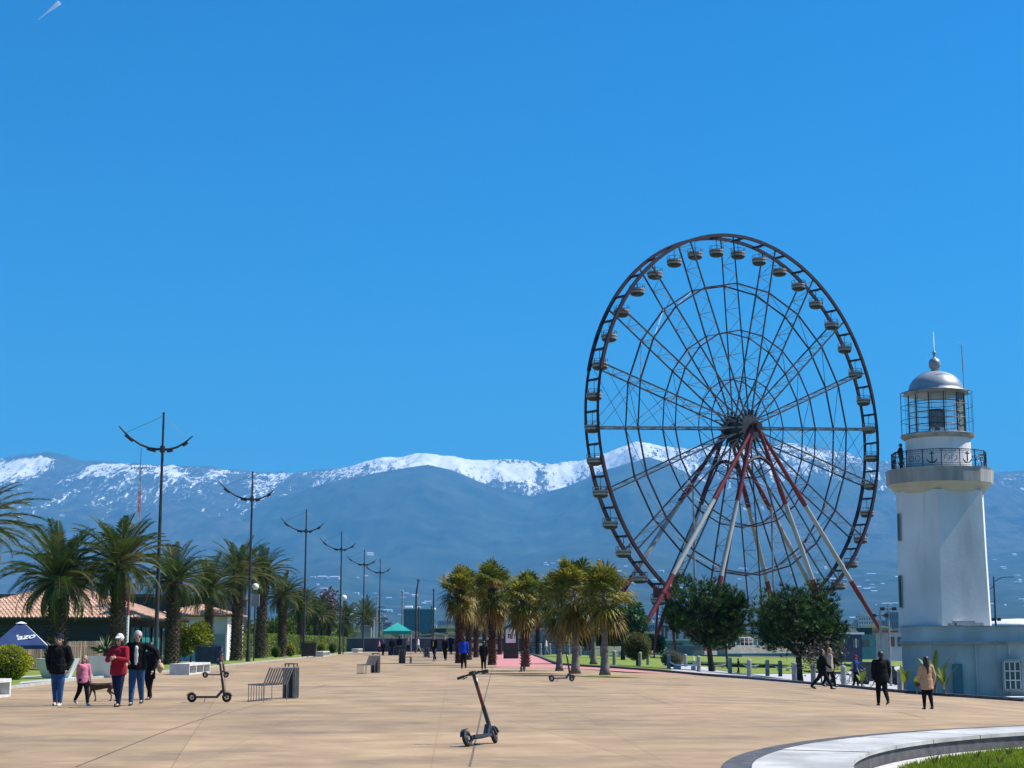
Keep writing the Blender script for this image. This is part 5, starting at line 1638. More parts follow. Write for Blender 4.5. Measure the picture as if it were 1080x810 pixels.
# blue parasol with white lettering
b = gp(20, 708.5); Yp = b.y
zr, za_ = at(22, 680.5, Yp).z, at(22, 656, Yp).z
t = thing('parasol', 'blue square parasol with white script lettering and one white panel at the left', 'parasol', b, R(15))
M_blue = mat('parasol_blue_cloth', (0.002, 0.02, 0.10), (0.004, 0.04, 0.15), rough=.7, scale=1.2)
w = 1.38; w2 = 1.38
mb = MB(); P = [(-w, -w2, zr), (w, -w2, zr), (w, w2, zr), (-w, w2, zr)]
tp_ = [(-.14, -.14, za_ - .04), (.14, -.14, za_ - .04), (.14, .14, za_ - .04), (-.14, .14, za_ - .04)]
for i in range(4):
    j = (i + 1) % 4
    mb.add([P[i], P[j], tp_[j], tp_[i]], [(0, 1, 2, 3)], 1 if i == 1 else 0)
    mb.add([P[i], P[j], (P[j][0], P[j][1], zr - .2), (P[i][0], P[i][1], zr - .2)], [(0, 3, 2, 1)], 0)
cn = mb.build('canopy', [M_blue, M_white], t)
mb = MB(); mb.lathe([(.30, za_ - .08), (.05, za_ + .02)], 8); mb.build('vent', M_white, cn)
mb = MB(); mb.tube((0, 0, 0), (0, 0, za_), .035, n=8); mb.build('pole', M_steel2, t)
mb = MB(); mb.box(0, 0, .06, .7, .7, .12); mb.build('base', M_basalt, t)
def lettering(text, size, parent, loc, rot, m, name='lettering', shear=0.0, ext=.004, sx=1.0):
    c = bpy.data.curves.new(name, 'FONT'); c.body = text; c.size = size; c.align_x = 'CENTER'; c.align_y = 'CENTER'; c.extrude = ext; c.shear = shear
    c.offset = size * .018
    o = bpy.data.objects.new(name + '_tmp', c); COL.objects.link(o)
    bpy.context.view_layer.update()
    me = bpy.data.meshes.new_from_object(o.evaluated_get(bpy.context.evaluated_depsgraph_get()))
    bpy.data.objects.remove(o)
    me.materials.clear(); me.materials.append(m)
    o = bpy.data.objects.new(name, me); COL.objects.link(o)
    o.parent = parent; o.location = loc; o.rotation_euler = rot; o.scale = (sx, 1, 1)
    return o
sl = math.atan2(za_ - zr, w2 - .14)
lettering('flazo', .52, cn, (.12, -w2 * .70, zr + (za_ - zr) * .32 + .03), (sl, R(-7), 0), M_white, shear=.35, sx=1.25)

# ================================================================ MIDDLE DISTANCE
# teal canopy tent
M_teal = mat('teal_canopy_cloth', (0.0, 0.24, 0.22), (0.01, 0.32, 0.29), rough=.7, scale=1)
Yt = 185.0; b = xz_at(419, Yt); zr, za_ = at(419, 665.5, Yt).z, at(419, 656.5, Yt).z
t = thing('canopy_tent', 'teal pyramid canopy tent over the far crowd', 'tent', b, R(3))
w = 1.62
mb = MB()
P = [(-w, -w, zr), (w, -w, zr), (w, w, zr), (-w, w, zr)]
for i in range(4):
    j = (i + 1) % 4
    mb.add([P[i], P[j], (0, 0, za_)], [(0, 1, 2)]); mb.add([P[i], P[j], (P[j][0] * 1.0, P[j][1], zr - .35), (P[i][0], P[i][1], zr - .35)], [(0, 3, 2, 1)])
mb.build('canopy', M_teal, t)
for sx in (-1, 1):
    for sy in (-1, 1): mb = MB(); mb.tube((sx * w * .97, sy * w * .97, 0), (sx * w * .97, sy * w * .97, zr), .04, n=6); mb.build('leg', M_steel2, t)
mb = MB(); mb.box(0, -.4, .5, 2.0, .7, 1.0); mb.build('counter', mat('dark_counter', (.03, .025, .02), (.05, .04, .03)), t)
# white cone with a red ball
b = xz_at(394.5, 300); t = thing('cone_pillar', 'slender white cone pillar topped by a red disc beside the blue container', 'pillar', b)
H = at(394, 653, 300).z
mb = MB(); mb.lathe([(.38, 0), (.30, .6), (.10, H)], 14); mb.build('cone', M_white, t)
mb = MB(); mb.lathe([(.1, H), (.36, H + .05), (.36, H + .22), (.08, H + .38)], 14); mb.build('disc', M_rd, t)
b = xz_at(386.5, 290); t = thing('grey_kiosk', 'small grey kiosk between the low palm and the white cone', 'kiosk', b)
H = at(387, 659, 290).z
mb = MB(); mb.box(0, 0, H * .45, 1.7, 1.6, H * .9); mb.build('wall', mat('grey_kiosk_wall', (.16, .18, .19), (.24, .26, .27)), t)
mb = MB(); mb.lathe([(1.25, H * .9), (1.2, H * .93), (.1, H)], 4, rot=math.pi / 4); mb.build('roof', M_steel, t)
mb = MB(); mb.box(0, -.82, H * .5, 1.1, .05, H * .4); mb.build('shutter', M_steel2, t)
# turquoise glass block
Yg = 640.0; x0, x1 = at(424.5, 660, Yg).x, at(457, 660, Yg).x; zt = at(440, 642.5, Yg).z
t = thing('glass_office', 'turquoise glass office block behind the plaza crowd', 'building', ((x0 + x1) / 2, Yg, 0))
M_tg = mat('turquoise_glass', (0.015, 0.13, 0.17), (0.03, 0.20, 0.24), rough=.25, scale=.05)
mb = MB(); mb.box(0, 6, zt / 2, x1 - x0, 12, zt); mb.build('wall', M_tg, t)
mb = MB()
for k in range(9): mb.box((x1 - x0) * (k / 8 - .5), -.1, zt / 2, .25, .3, zt)
for k in range(4): mb.box(0, -.08, zt * (k + .5) / 4, x1 - x0, .22, .18)
mb.build('mullions', mat('teal_grey_frame', (.06, .16, .20), (.08, .2, .24)), t)
mb = MB(); mb.box(0, 6, zt + .3, x1 - x0 + .8, 12.8, .6); mb.box(-4, 5, zt + 1.0, 3, 3, .9); mb.build('roof', M_white, t)
# dark blue harbour wall behind the crowd
a, c = xz_at(330, 245), xz_at(625, 245)
t = thing('harbour_wall', 'long dark blue harbour wall with a pale cap behind the far crowd', 'wall', (a.x, a.y, 0))
L_ = c.x - a.x; H = at(480, 673.5, 245).z
mb = MB(); mb.box(L_ / 2, 0, H / 2, L_, .5, H); mb.build('wall_face', mat('slate_blue_wall', (0.03, 0.05, 0.085), (0.055, 0.08, 0.12), rough=.8, scale=.6), t)
mb = MB(); mb.box(L_ / 2, 0, H + .08, L_, .7, .16); mb.build('cap', mat('pale_cap', (.30, .34, .38), (.4, .44, .47)), t)
# notice kiosk with a white board
Yk = 150.0; b = xz_at(539, Yk); H = at(539, 664, Yk).z
t = thing('notice_kiosk', 'dark notice kiosk with a rounded top and a white board under the fan palms', 'kiosk', b, R(-4))
mb = MB(); mb.box(0, 0, H / 2, 1.35, .8, H); mb.build('cabinet', M_dark, t)
mb = MB(); mb.path([(-.72, -.05, H), (-.4, -.05, H + .25), (0, -.05, H + .36), (.4, -.05, H + .25), (.72, -.05, H)], .12, 8); mb.build('arched_top', M_dark, t)
zc_ = at(539, 671, Yk).z
mb = MB(); mb.box(0, -.43, zc_, .92, .05, 1.2); bd_ = mb.build('board', M_white, t)
mb = MB()
for x, z, w_, h_ in ((-.2, .0, .09, .40), (-.04, .03, .09, .34), (.12, -.02, .09, .42), (-.12, .15, .14, .07), (.2, .14, .12, .07), (0.05, -.2, .2, .06)): mb.box(x, -.47, zc_ + z, w_, .02, h_)
mb.build('board_print', M_dark, bd_)
# white marina shed behind the palms
Ym = 210.0; x0, x1 = at(560, 670, Ym).x, at(616, 670, Ym).x; zt = at(590, 662, Ym).z
t = thing('marina_shed', 'long white glazed marina shed behind the fan palm trunks', 'building', ((x0 + x1) / 2, Ym, 0))
Wm = x1 - x0
mb = MB(); mb.box(0, 3, zt * .45, Wm, 6, zt * .9); mb.build('wall', mat('pale_glazed_wall', (.30, .34, .36), (.42, .46, .47), rough=.3, scale=.5), t)
mb = MB(); mb.box(0, 3, zt * .95, Wm + .8, 7, zt * .07); mb.build('roof', M_white, t)
for k in range(5): mb = MB(); mb.box(Wm * ((k + .5) / 5 - .5), -.05, zt * .5, Wm / 5 * .8, .08, zt * .45); mb.build('window', mat('grey_pane', (.16, .2, .22), (.24, .28, .3), rough=.15), t)
t = thing('quay_railing', 'dark railing along the quay before the marina shed', 'railing', (0, 195, 0))
x0, x1 = at(560, 680, 195).x, at(640, 680, 195).x; zr = at(600, 678, 195).z
mb = MB(); mb.beam((x0, 0, zr), (x1, 0, zr), .12, .12); mb.beam((x0, 0, zr * .5), (x1, 0, zr * .5), .06, .06); mb.build('rail', M_dark, t)
for k in range(13): mb = MB(); mb.tube((x0 + (x1 - x0) * k / 12, 0, -.3), (x0 + (x1 - x0) * k / 12, 0, zr), .06, n=6); mb.build('post', M_dark, t)
# turquoise and white low buildings behind the lawn
def low_block(px0, px1, Y, ytop, label, m, rm, wins=4, name='harbour_building', dark=None, H0=-1.0):
    x0, x1 = at(px0, 680, Y).x, at(px1, 680, Y).x; zt = at((px0 + px1) / 2, ytop, Y).z
    t = thing(name, label, 'building', ((x0 + x1) / 2, Y, H0)); W = x1 - x0; zt -= H0
    mb = MB(); mb.box(0, 4, zt / 2, W, 8, zt); mb.build('wall', m, t)
    mb = MB(); mb.box(0, 4, zt + .12, W + .6, 8.6, .25); mb.build('roof', rm, t)
    for k in range(wins):
        mb = MB(); mb.box(W * ((k + .5) / wins - .5), -.04, H0 * -1 + (zt + H0) * .55, W / wins * .55, .08, (zt + H0) * .45); w_ = mb.build('window', dark or M_glass, t)
        mb = MB(); mb.box(W * ((k + .5) / wins - .5), -.10, H0 * -1 + (zt + H0) * .55, .08, .05, (zt + H0) * .47); mb.build('window_bar', rm, w_)
    return t
M_turq = mat('turquoise_wall', (.08, .24, .28), (.12, .32, .36), rough=.7, scale=.7)
M_pw = mat('pale_wall', (.42, .45, .47), (.54, .56, .57), rough=.7, scale=.5)
low_block(698, 782, 262, 675.5, 'low turquoise harbour building behind the left pine', M_turq, M_pw, 3)
low_block(778, 872, 270, 676, 'low pale blue harbour building with dark doors between the pines', mat('pale_blue_wall', (.25, .34, .38), (.34, .42, .46), rough=.7), M_pw, 5)
low_block(695, 730, 300, 655, 'white two level boat station behind the wheel foot', M_pw, M_white, 3)
low_block(884, 909, 205, 669, 'dark navy kiosk with a white flat roof left of the lighthouse', M_nv, M_white, 2, name='navy_kiosk')
low_block(906, 948, 235, 671, 'teal hoarding like building beside the slim poles', M_turq, M_turq, 3)
low_block(938, 952, 215, 667, 'small white and red kiosk at the lighthouse corner', M_pw, M_rd, 2, name='small_kiosk')
# white domed tents far right
for px, W_, yt, lab in ((1076, 16, 652.5, 'white domed tent roof at the right edge behind the keepers building'), (1056, 8, 656.5, 'smaller white domed tent left of the one at the right edge')):
    Y = 330; b = xz_at(px, Y, land_z); H = at(px, yt, Y).z
    t = thing('domed_tent', lab, 'tent', (b.x, Y, 0))
    mb = MB(); mb.lathe([(W_ * .5, H - 1.6), (W_ * .46, H - 1.0), (W_ * .36, H - .45), (W_ * .2, H - .1), (.05, H)], 24); mb.build('canopy', M_white, t, smooth=True)
    mb = MB(); mb.lathe([(W_ * .47, 0), (W_ * .47, H - 1.55)], 24, caps=False); mb.build('wall', M_pw, t)

# white lounge benches on the pale road
for px, py, lab in ((722, 706.5, 'curved white lounge seat beside the back bollard'), (757, 704.5, 'long low white lounge seat behind the left pine trunks'), (792, 705, 'long low white lounge seat beside the dark child'),
                    (826, 707.5, 'long low white lounge seat left of the right pine trunk'), (842, 703.5, 'white lounge seat farthest back by the right pine')):
    b = gp(px, py, land_z)
    t = thing('lounge_seat', lab, 'bench', b, R(random.uniform(-8, 8)), 'white lounge seats on the pale road')
    mb = MB(); pr = [(-1.0, .55), (-.7, .36), (-.2, .30), (.5, .34), (1.0, .42)]
    for (xa, za1), (xb, zb1) in zip(pr[:-1], pr[1:]): mb.beam((xa, 0, za1), (xb, 0, zb1), .75, .10)
    mb.build('seat', M_white, t)
    mb = MB(); mb.box(-.5, 0, .13, .5, .5, .26); mb.box(.6, 0, .13, .3, .5, .26); mb.build('base', M_wb, t)

# banana like plants at the lighthouse corner
M_ban = leaf('banana_leaf', (0.14, 0.20, 0.02), (0.26, 0.30, 0.04), trans=.45)
for i, (px, py, hh, nleaf, lab) in enumerate(((993, 734, 2.3, 10, 'tallest yellow green broad leaved plant beside the woman in the beige coat'), (1003, 735, 1.5, 9, 'broad leaved plant just right of the tallest one'), (960, 731, 1.5, 7, 'broad leaved plant left of the woman in the beige coat'), (914, 727.5, 1.2, 5, 'thin leaved plant behind the cyclist in blue'),
                                     (973, 733, .9, 7, 'low spiky plant behind the beige coat'))):
    b = gp(px, py); b.y += 1.0; b.z = land_z(b.x, b.y)
    t = thing('broadleaf_plant', lab, 'plant', b)
    rg = random.Random(80 + i); mb = MB(); st = MB()
    for k in range(nleaf):
        a = rg.uniform(0, 6.28); ln = hh * rg.uniform(.6, 1.0); lean_ = rg.uniform(.15, .5)
        d = Vector((math.cos(a), math.sin(a), 0))
        pts = [d * (lean_ * ln * f ** 1.7) + ZU * (ln * (f - .12 * f ** 3)) for f in np.linspace(0, 1, 9)]
        st.path(pts[:5], [.03, .028, .022, .018, .012], 6)
        sd = Vector((-d.y, d.x, 0))
        wd = [0, .07, .11, .12, .09, .01]
        b0 = len(mb.v)
        for q, w_ in zip(pts[3:], wd): mb.v += [tuple(q - sd * w_ + ZU * .03), tuple(q), tuple(q + sd * w_ + ZU * .03)]
        for j in range(5):
            for c_ in (0, 1): mb.f.append((b0 + 3 * j + c_, b0 + 3 * j + c_ + 1, b0 + 3 * j + 4 + c_, b0 + 3 * j + 3 + c_)); mb.m.append(0)
    mb.build('leaves', M_ban, t); st.build('stalk', M_stalk, t)

# ================================================================ TOWN IN THE HAZE
M_hw = [mat('far_white_wall', (.62, .62, .60), (.75, .75, .72), rough=.8, scale=.05), mat('far_cream_wall', (.45, .42, .36), (.55, .52, .45), rough=.8, scale=.05), mat('far_grey_wall', (.25, .27, .30), (.34, .36, .38), rough=.8, scale=.05)]
M_hr = [mat('far_bright_roof', (.75, .76, .78), (.85, .85, .85), rough=.3, scale=.05, metal=.3), mat('far_red_roof', (.30, .14, .10), (.36, .18, .13), rough=.8, scale=.05), mat('far_grey_roof', (.4, .42, .44), (.5, .52, .54), rough=.6, scale=.05)]
def far_house_proto(kind, wm, rm):
    mb = MB()
    t = thing('hillside_house', '', 'house')
    mb.box(0, 0, .5, 2.0, 1.2, 1.0); mb.build('wall', wm, t)
    mb = MB(); mb.add([(-1.1, -.7, 1.0), (1.1, -.7, 1.0), (1.1, .7, 1.0), (-1.1, .7, 1.0), (-.9, 0, 1.45), (.9, 0, 1.45)], [(0, 1, 5, 4), (2, 3, 4, 5), (1, 2, 5), (3, 0, 4), (3, 2, 1, 0)]); mb.build('roof', rm, t)
    return t
rg = random.Random(99)
protos = [far_house_proto(0, M_hw[0], M_hr[0]), far_house_proto(1, M_hw[0], M_hr[2]), far_house_proto(2, M_hw[1], M_hr[0])]
used = [False] * 3
cnt = 0
dots = [(1066, 580), (985, 600), (1060, 602), (1075, 612), (700, 578), (590, 574), (576, 596), (583, 595), (597, 593), (549, 581), (409, 591), (414, 587), (452, 600), (409, 644), (447, 636), (428, 627), (437, 628), (340, 609), (347, 609), (353, 610), (330, 609), (390, 586),
        (895, 600), (880, 612), (915, 612), (920, 617), (892, 598), (905, 620), (870, 600), (635, 606), (660, 598), (690, 612), (808, 600), (815, 622), (780, 612), (1030, 610), (960, 604)]
for i in range(86):
    region = rg.choice(((560, 720, 588, 628), (690, 950, 590, 640), (1040, 1085, 585, 640), (330, 470, 600, 650), (0, 130, 606, 640), (840, 950, 610, 655)))
    dots.append((rg.uniform(region[0], region[1]), rg.uniform(region[2], region[3])))
for (px, py) in dots:
    h_ = hill_hit(px, py)
    if h_ is None: continue
    k = rg.choice((0, 0, 1, 2))
    sc = h_.y / 1700 * rg.uniform(1.2, 2.6)
    s3 = (sc * rg.uniform(.9, 2.2), sc, sc * rg.uniform(.55, 1.0))
    lab = ('tiny white house with a shining roof on the hazy hillside', 'tiny white house with a grey roof on the hazy hillside', 'tiny cream house on the hazy hillside')[k]
    o = protos[k] if not used[k] else dup(protos[k])
    used[k] = True
    o.location = h_ - ZU * .6 * sc; o.scale = s3; o.rotation_euler = (0, 0, rg.uniform(-.7, .7)); o['label'] = lab
    o['group'] = ('shining roofed houses on the hill', 'grey roofed houses on the hill', 'cream houses on the hill')[k]
    cnt += 1
for k in range(3):
    if not used[k]:
        for ch in list(protos[k].children): bpy.data.objects.remove(ch)
        bpy.data.objects.remove(protos[k])
# town blocks on the flat land
def block_proto(wm, fl, cols, ratio):
    t = thing('town_block', '', 'apartment block')
    mb = MB(); mb.box(0, 0, .5, 1.0, .6, 1.0); mb.build('wall', wm, t)
    mb = MB(); mb.box(0, 0, 1.01, 1.04, .64, .03); mb.box(.2, 0, 1.05, .15, .2, .08); mb.build('roof', M_hr[2], t)
    mb = MB()
    for r_ in range(fl):
        for c_ in range(cols): mb.box((c_ + .5) / cols - .5, -.303, (r_ + .5) / fl, .55 / cols, .01, .5 / fl)
    mb.build('window_grid', M_glass, t)
    return t
bps = [block_proto(M_hw[0], 7, 6, 1), block_proto(M_hw[1], 9, 5, 1), block_proto(M_hw[2], 5, 8, 1), block_proto(mat('far_blue_wall', (.12, .22, .30), (.18, .3, .38)), 4, 7, 1)]
ub = [False] * 4
for i in range(150):
    if i < 96: px = rg.uniform(398, 1085)
    else: px = rg.choice((rg.uniform(395, 475), rg.uniform(875, 955), rg.uniform(560, 720)))
    Y = rg.choice((rg.uniform(700, 1500), rg.uniform(1500, 3800)))
    top = rg.uniform(650, 670) - (8 if rg.random() < .12 else 0)
    if 415 < px < 470 and Y < 900: top = max(top, 660)
    H = at(px, top, Y).z
    if H < 4: continue
    W = Y / 1700 * rg.uniform(5, 18)
    k = rg.choice((0, 0, 1, 2, 3))
    o = bps[k] if not ub[k] else dup(bps[k]); ub[k] = True
    b = xz_at(px, Y, lambda x, y: 0)
    o.location = (b.x, Y, 0); o.scale = (W, W * .9, H); o.rotation_euler = (0, 0, rg.uniform(-.3, .3))
    o['label'] = ('pale many windowed block of the hazy town', 'cream apartment block of the hazy town', 'low grey block of the hazy town', 'low blue walled building of the hazy town')[k]
    o['group'] = ('pale blocks of the far town', 'cream blocks of the far town', 'grey blocks of the far town', 'blue walled buildings of the far town')[k]
# distant tree belts on the flat land
for i, (a0, a1, Y, hh) in enumerate(((-200, 1280, 560, 9), (-200, 1280, 1150, 13), (-200, 1280, 2400, 18), (-200, 1280, 4000, 26))):
    mb = MB(); xa, xb = at(a0, 670, Y).x, at(a1, 670, Y).x
    n = 340
    for k in range(n):
        x = xa + (xb - xa) * rg.random()
        if i == 0 and 424 < 540 + 1700 * x / Y < 458: continue
        r_ = hh * rg.uniform(.25, .6)
        mb.ball((x, Y + rg.uniform(-30, 30), r_ * .5), r_, 7, sc=(rg.uniform(1, 2.2), 1, rg.uniform(.5, .9)))
    o = mb.build('tree_belt', mat('far_tree_mass', (.02, .035, .02), (.05, .07, .035), rough=1, scale=.05, detail=8), None)
    tag(o, ('nearest', 'second', 'third', 'farthest')[i] + ' dark belt of far trees behind the plaza', 'trees', kind='stuff')
# ================================================================ PEOPLE
M_skin = mat('skin', (0.42, 0.24, 0.17), (0.50, 0.30, 0.22), rough=.55, scale=8)
def cloth(name, c, v=1.3): return mat(name, c, tuple(min(1, x * v) for x in c), rough=.9, scale=9, detail=5, bump=.5, spec=.12)
C_black = cloth('black_cloth', (0.008, 0.008, 0.009), 1.7)
C_navy = cloth('navy_cloth', (0.010, 0.015, 0.035))
C_jean = cloth('blue_denim', (0.025, 0.065, 0.15), 1.6)
C_djean = cloth('dark_denim', (0.010, 0.018, 0.05), 1.5)
C_pink = cloth('pink_cloth', (0.50, 0.16, 0.24))
C_red = cloth('dark_red_cloth', (0.24, 0.014, 0.028))
C_white = cloth('white_cloth', (0.62, 0.60, 0.57), 1.2)
C_grey = cloth('grey_cloth', (0.22, 0.22, 0.22))
C_beige = cloth('beige_coat_cloth', (0.42, 0.27, 0.16), 1.2)
C_blue = cloth('royal_blue_cloth', (0.012, 0.045, 0.36))
C_yel = cloth('yellow_cloth', (0.50, 0.42, 0.02))
C_leather = mat('black_leather', (0.01, 0.01, 0.01), (0.02, 0.018, 0.018), rough=.35, scale=6)
C_sneak = mat('white_sneaker', (0.60, 0.58, 0.55), (0.7, 0.68, 0.65), rough=.6, scale=6)
H_dark = mat('dark_hair', (0.010, 0.007, 0.006), (0.03, 0.02, 0.015), rough=.5, scale=20, stretch=(1, 1, .2))
H_grey = mat('grey_hair', (0.30, 0.29, 0.28), (0.45, 0.44, 0.43), rough=.6, scale=20)
H_blond = mat('dark_blond_hair', (0.16, 0.09, 0.045), (0.38, 0.25, 0.13), rough=.5, scale=14, stretch=(1, 1, .2))
M_eye = mat('eye_dark', (0.01, 0.01, 0.01), rough=.2)

def caps_mesh(caps, voxel, name, mats):
    """one continuous skin grown over a set of tapered limbs"""
    bm = bmesh.new()
    for c in caps:
        p0, p1, r0, r1 = Vector(c[0]), Vector(c[1]), c[2], c[3]
        sq = c[5] if len(c) > 5 else (1, 1, 1)
        for p, r in ((p0, r0), (p1, r1)):
            g = bmesh.ops.create_icosphere(bm, subdivisions=2, radius=r)
            for v in g['verts']: v.co = Vector((v.co.x * sq[0], v.co.y * sq[1], v.co.z * sq[2])) + p
        d = p1 - p0
        if d.length > 1e-4:
            g = bmesh.ops.create_cone(bm, cap_ends=True, segments=14, radius1=r0 * .99, radius2=r1 * .99, depth=d.length)
            q = d.to_track_quat('Z', 'X') if abs(d.normalized().z) < .999 else (Matrix.Identity(3).to_quaternion() if d.z > 0 else Matrix.Rotation(math.pi, 3, 'X').to_quaternion())
            m_ = (p0 + p1) / 2
            for v in g['verts']:
                v.co = q @ v.co
                v.co = Vector((v.co.x * sq[0], v.co.y * sq[1], v.co.z * 1.0)) + m_
    me = bpy.data.meshes.new(name + '_src'); bm.to_mesh(me); bm.free()
    o = bpy.data.objects.new(name + '_src', me); COL.objects.link(o)
    r = o.modifiers.new('r', 'REMESH'); r.mode = 'VOXEL'; r.voxel_size = voxel
    s = o.modifiers.new('s', 'SMOOTH'); s.iterations = 4; s.factor = .5
    dg = bpy.context.evaluated_depsgraph_get()
    out = bpy.data.meshes.new_from_object(o.evaluated_get(dg))
    bpy.data.objects.remove(o)
    out.name = name
    out.materials.clear()
    for m_ in mats: out.materials.append(m_)
    nv, npol = len(out.vertices), len(out.polygons)
    out.polygons.foreach_set('use_smooth', [True] * npol)
    if len(mats) > 1:
        cen = np.empty(npol * 3, np.float32); out.polygons.foreach_get('center', cen); cen = cen.reshape(-1, 3)
        best = np.full(npol, 1e9); idx = np.zeros(npol, np.int32)
        for c in caps:
            a, b = np.array(c[0], float), np.array(c[1], float); ab = b - a
            t = np.clip(((cen - a) @ ab) / max(1e-9, ab @ ab), 0, 1)
            dist = np.linalg.norm(cen - a - t[:, None] * ab, axis=1) - (c[2] + (c[3] - c[2]) * t)
            m_ = dist < best; best[m_] = dist[m_]; idx[m_] = c[4] if len(c) > 4 and c[4] is not None else 0
        out.polygons.foreach_set('material_index', idx)
    out.update()
    return out

def person(px, py, htop, face, label, hair=H_dark, hair_len=0, top=C_black, top_len=.50, legs=C_djean, shoes=C_leather, walk=20, knee=18,
           armL=(8, 8, 12), armR=(-8, 8, 12), headturn=0, open_front=None, hat=None, hood=False, glasses=False, voxel=.009, lean=0,
           female=False, boots=False, loc=None, group=None, fn=plaza_z, sleeves=True, bulk=1.0, seat=None, extra=None, skirt=False, legcol2=None):
    base = gp(px, py, fn) if loc is None else Vector(loc)
    Hh = htop if htop < 3 else at(px, htop, base.y).z - base.z
    S = Hh
    V = Vector
    hipz = .52
    def leg(sx, a, kb):
        hp = V((sx * .048, 0, hipz)); ar = R(a)
        kn = hp + V((0, math.sin(ar), -math.cos(ar))) * .235
        br = R(a - kb); an = kn + V((0, math.sin(br), -math.cos(br))) * .235
        return hp, kn, an
    if seat:
        LL = (V((-.05, 0, seat)), V((-.055, .235, seat - .0)), V((-.055, .25, seat - .225)))
        LR = (V((.05, 0, seat)), V((.06, .23, seat - .01)), V((.06, .21, seat - .23)))
        dzs = seat - hipz
    else:
        LL = leg(-1, walk, knee * .4 if walk > 0 else knee); LR = leg(1, -walk, knee if walk > 0 else knee * .4)
        dzs = 0
    lo = min(LL[2].z, LR[2].z) - .045
    sh = V((0, 0, -lo + 0))
    lr = R(lean)
    def tor(x, y, z):
        p = V((x, y, z + dzs)); q = p - V((0, 0, hipz + dzs)); return V((q.x, q.y * math.cos(lr) + q.z * math.sin(lr), q.z * math.cos(lr) - q.y * math.sin(lr))) + V((0, 0, hipz + dzs))
    sw = (.098 if female else .108) * bulk ** .4
    def arm(sx, prm):
        swg, out, el = prm[:3]; inn = prm[3] if len(prm) > 3 else 5
        s0 = tor(sx * sw, 0, .805)
        a, o_ = R(swg), R(out)
        e = s0 + V((sx * math.sin(o_), math.sin(a) * math.cos(o_), -math.cos(a) * math.cos(o_))) * .168
        b = R(swg + el); i_ = R(inn)
        w = e + V((-sx * math.sin(i_), math.sin(b) * math.cos(i_), -math.cos(b) * math.cos(i_))) * .145
        return s0, e, w
    AL, AR = arm(-1, armL), arm(1, armR)
    skin, cloth_c, leg_c, shoe_c = [], [], [], []
    # head and neck
    hc = tor(0, .008, .925)
    ht = R(headturn); hd = V((math.sin(ht), math.cos(ht), 0)); hs = V((math.cos(ht), -math.sin(ht), 0))
    head = [(hc + ZU * .018, hc + ZU * .022 - hd * .012, .052, .052, 0), (hc - ZU * .022 + hd * .012, hc - ZU * .038 + hd * .022, .036, .026, 0), (tor(0, -.004, .835), hc - ZU * .02 - hd * .006, .031, .031, 0),
            (hc + hd * .052 - ZU * .001, hc + hd * .060 - ZU * .013, .007, .009, 0),
            (hc + hs * .052 - ZU * .004, hc + hs * .054 - ZU * .014, .009, .007, 0), (hc - hs * .052 - ZU * .004, hc - hs * .054 - ZU * .014, .009, .007, 0),
            (hc + hd * .046 - ZU * .030 - hs * .01, hc + hd * .046 - ZU * .030 + hs * .01, .007, .007, 0)]
    body = list(head)
    body += [(tor(0, 0, .74), tor(0, 0, .62), .070, .060, 0), (tor(-sw * .8, 0, .80), tor(sw * .8, 0, .80), .036, .036, 0), (tor(0, 0, .60), tor(0, 0, .53), .058, .066, 0)]
    for (s0, e, w), sx in ((AL, -1), (AR, 1)):
        body += [(s0, e, .031, .024, 0), (e, w, .023, .016, 0)]
        d = (w - e).normalized()
        side = V((sx, 0, 0)); side = (side - d * side.dot(d)).normalized(); fw = d.cross(side)
        palm = w + d * .035
        body += [(w + d * .008, palm, .015, .018, 0)]
        for k, ln in enumerate((.036, .042, .040, .030)):
            r0 = palm + d * .012 + fw * (.0135 - .009 * k)
            m1 = r0 + d * ln * .55; m2 = m1 + (d * .8 - side * .5).normalized() * ln * .5
            body += [(r0, m1, .0052, .0048, 0), (m1, m2, .0048, .004, 0)]
        th0 = w + d * .02 + fw * .012 * (1); th1 = th0 + (d * .6 + fw * .8).normalized() * .026; body += [(th0, th1, .0068, .0055, 0), (th1, th1 + d * .02, .0055, .0045, 0)]
    for (hp, kn, an) in (LL, LR):
        body += [(hp, kn, .047, .031, 0), (kn, an, .030, .019, 0), (an, an + V((0, .07, -.03)), .018, .013, 0)]
    sc_ = lambda L_: [(V(c[0]) + sh, V(c[1]) + sh, c[2], c[3], *(c[4:])) for c in L_]
    sz = lambda L_: [(c[0] * S, c[1] * S, c[2] * S, c[3] * S, *(c[4:])) for c in sc_(L_)]
    root = bpy.data.objects.new('person', caps_mesh(sz(body), voxel, 'person', [M_skin])); COL.objects.link(root)
    root.location = base; root.rotation_euler = (0, 0, R(face))
    tag(root, label, 'person', group)
    def child(name, caps_, m_, vx=None):
        o = bpy.data.objects.new(name, caps_mesh(sz(caps_), vx or voxel * 1.15, name, [m_])); COL.objects.link(o); o.parent = root; return o
    # trousers
    tr = [(tor(0, 0, .585), tor(0, 0, .535), .064, .072)]
    for (hp, kn, an) in (LL, LR):
        tr += [(hp, kn, .064, .048), (kn, an + V((0, 0, .012)), .047, .031 if not boots else .026)]
    child('trousers', tr, legs)
    sh_ = []
    for (hp, kn, an) in (LL, LR):
        pitch = .0 if an.z <= min(LL[2].z, LR[2].z) + .02 else -.03
        sh_ = [(an + V((0, -.012, -.018)), an + V((0, .01, -.028)), .026, .022), (an + V((0, .0, -.028)), an + V((0, .088, -.030 + pitch)), .021, .017)]
        if boots: sh_ += [(an, an + (kn - an) * .55, .027, .034)]
        child('shoe', sh_, shoes)
    # jacket / top
    b = bulk
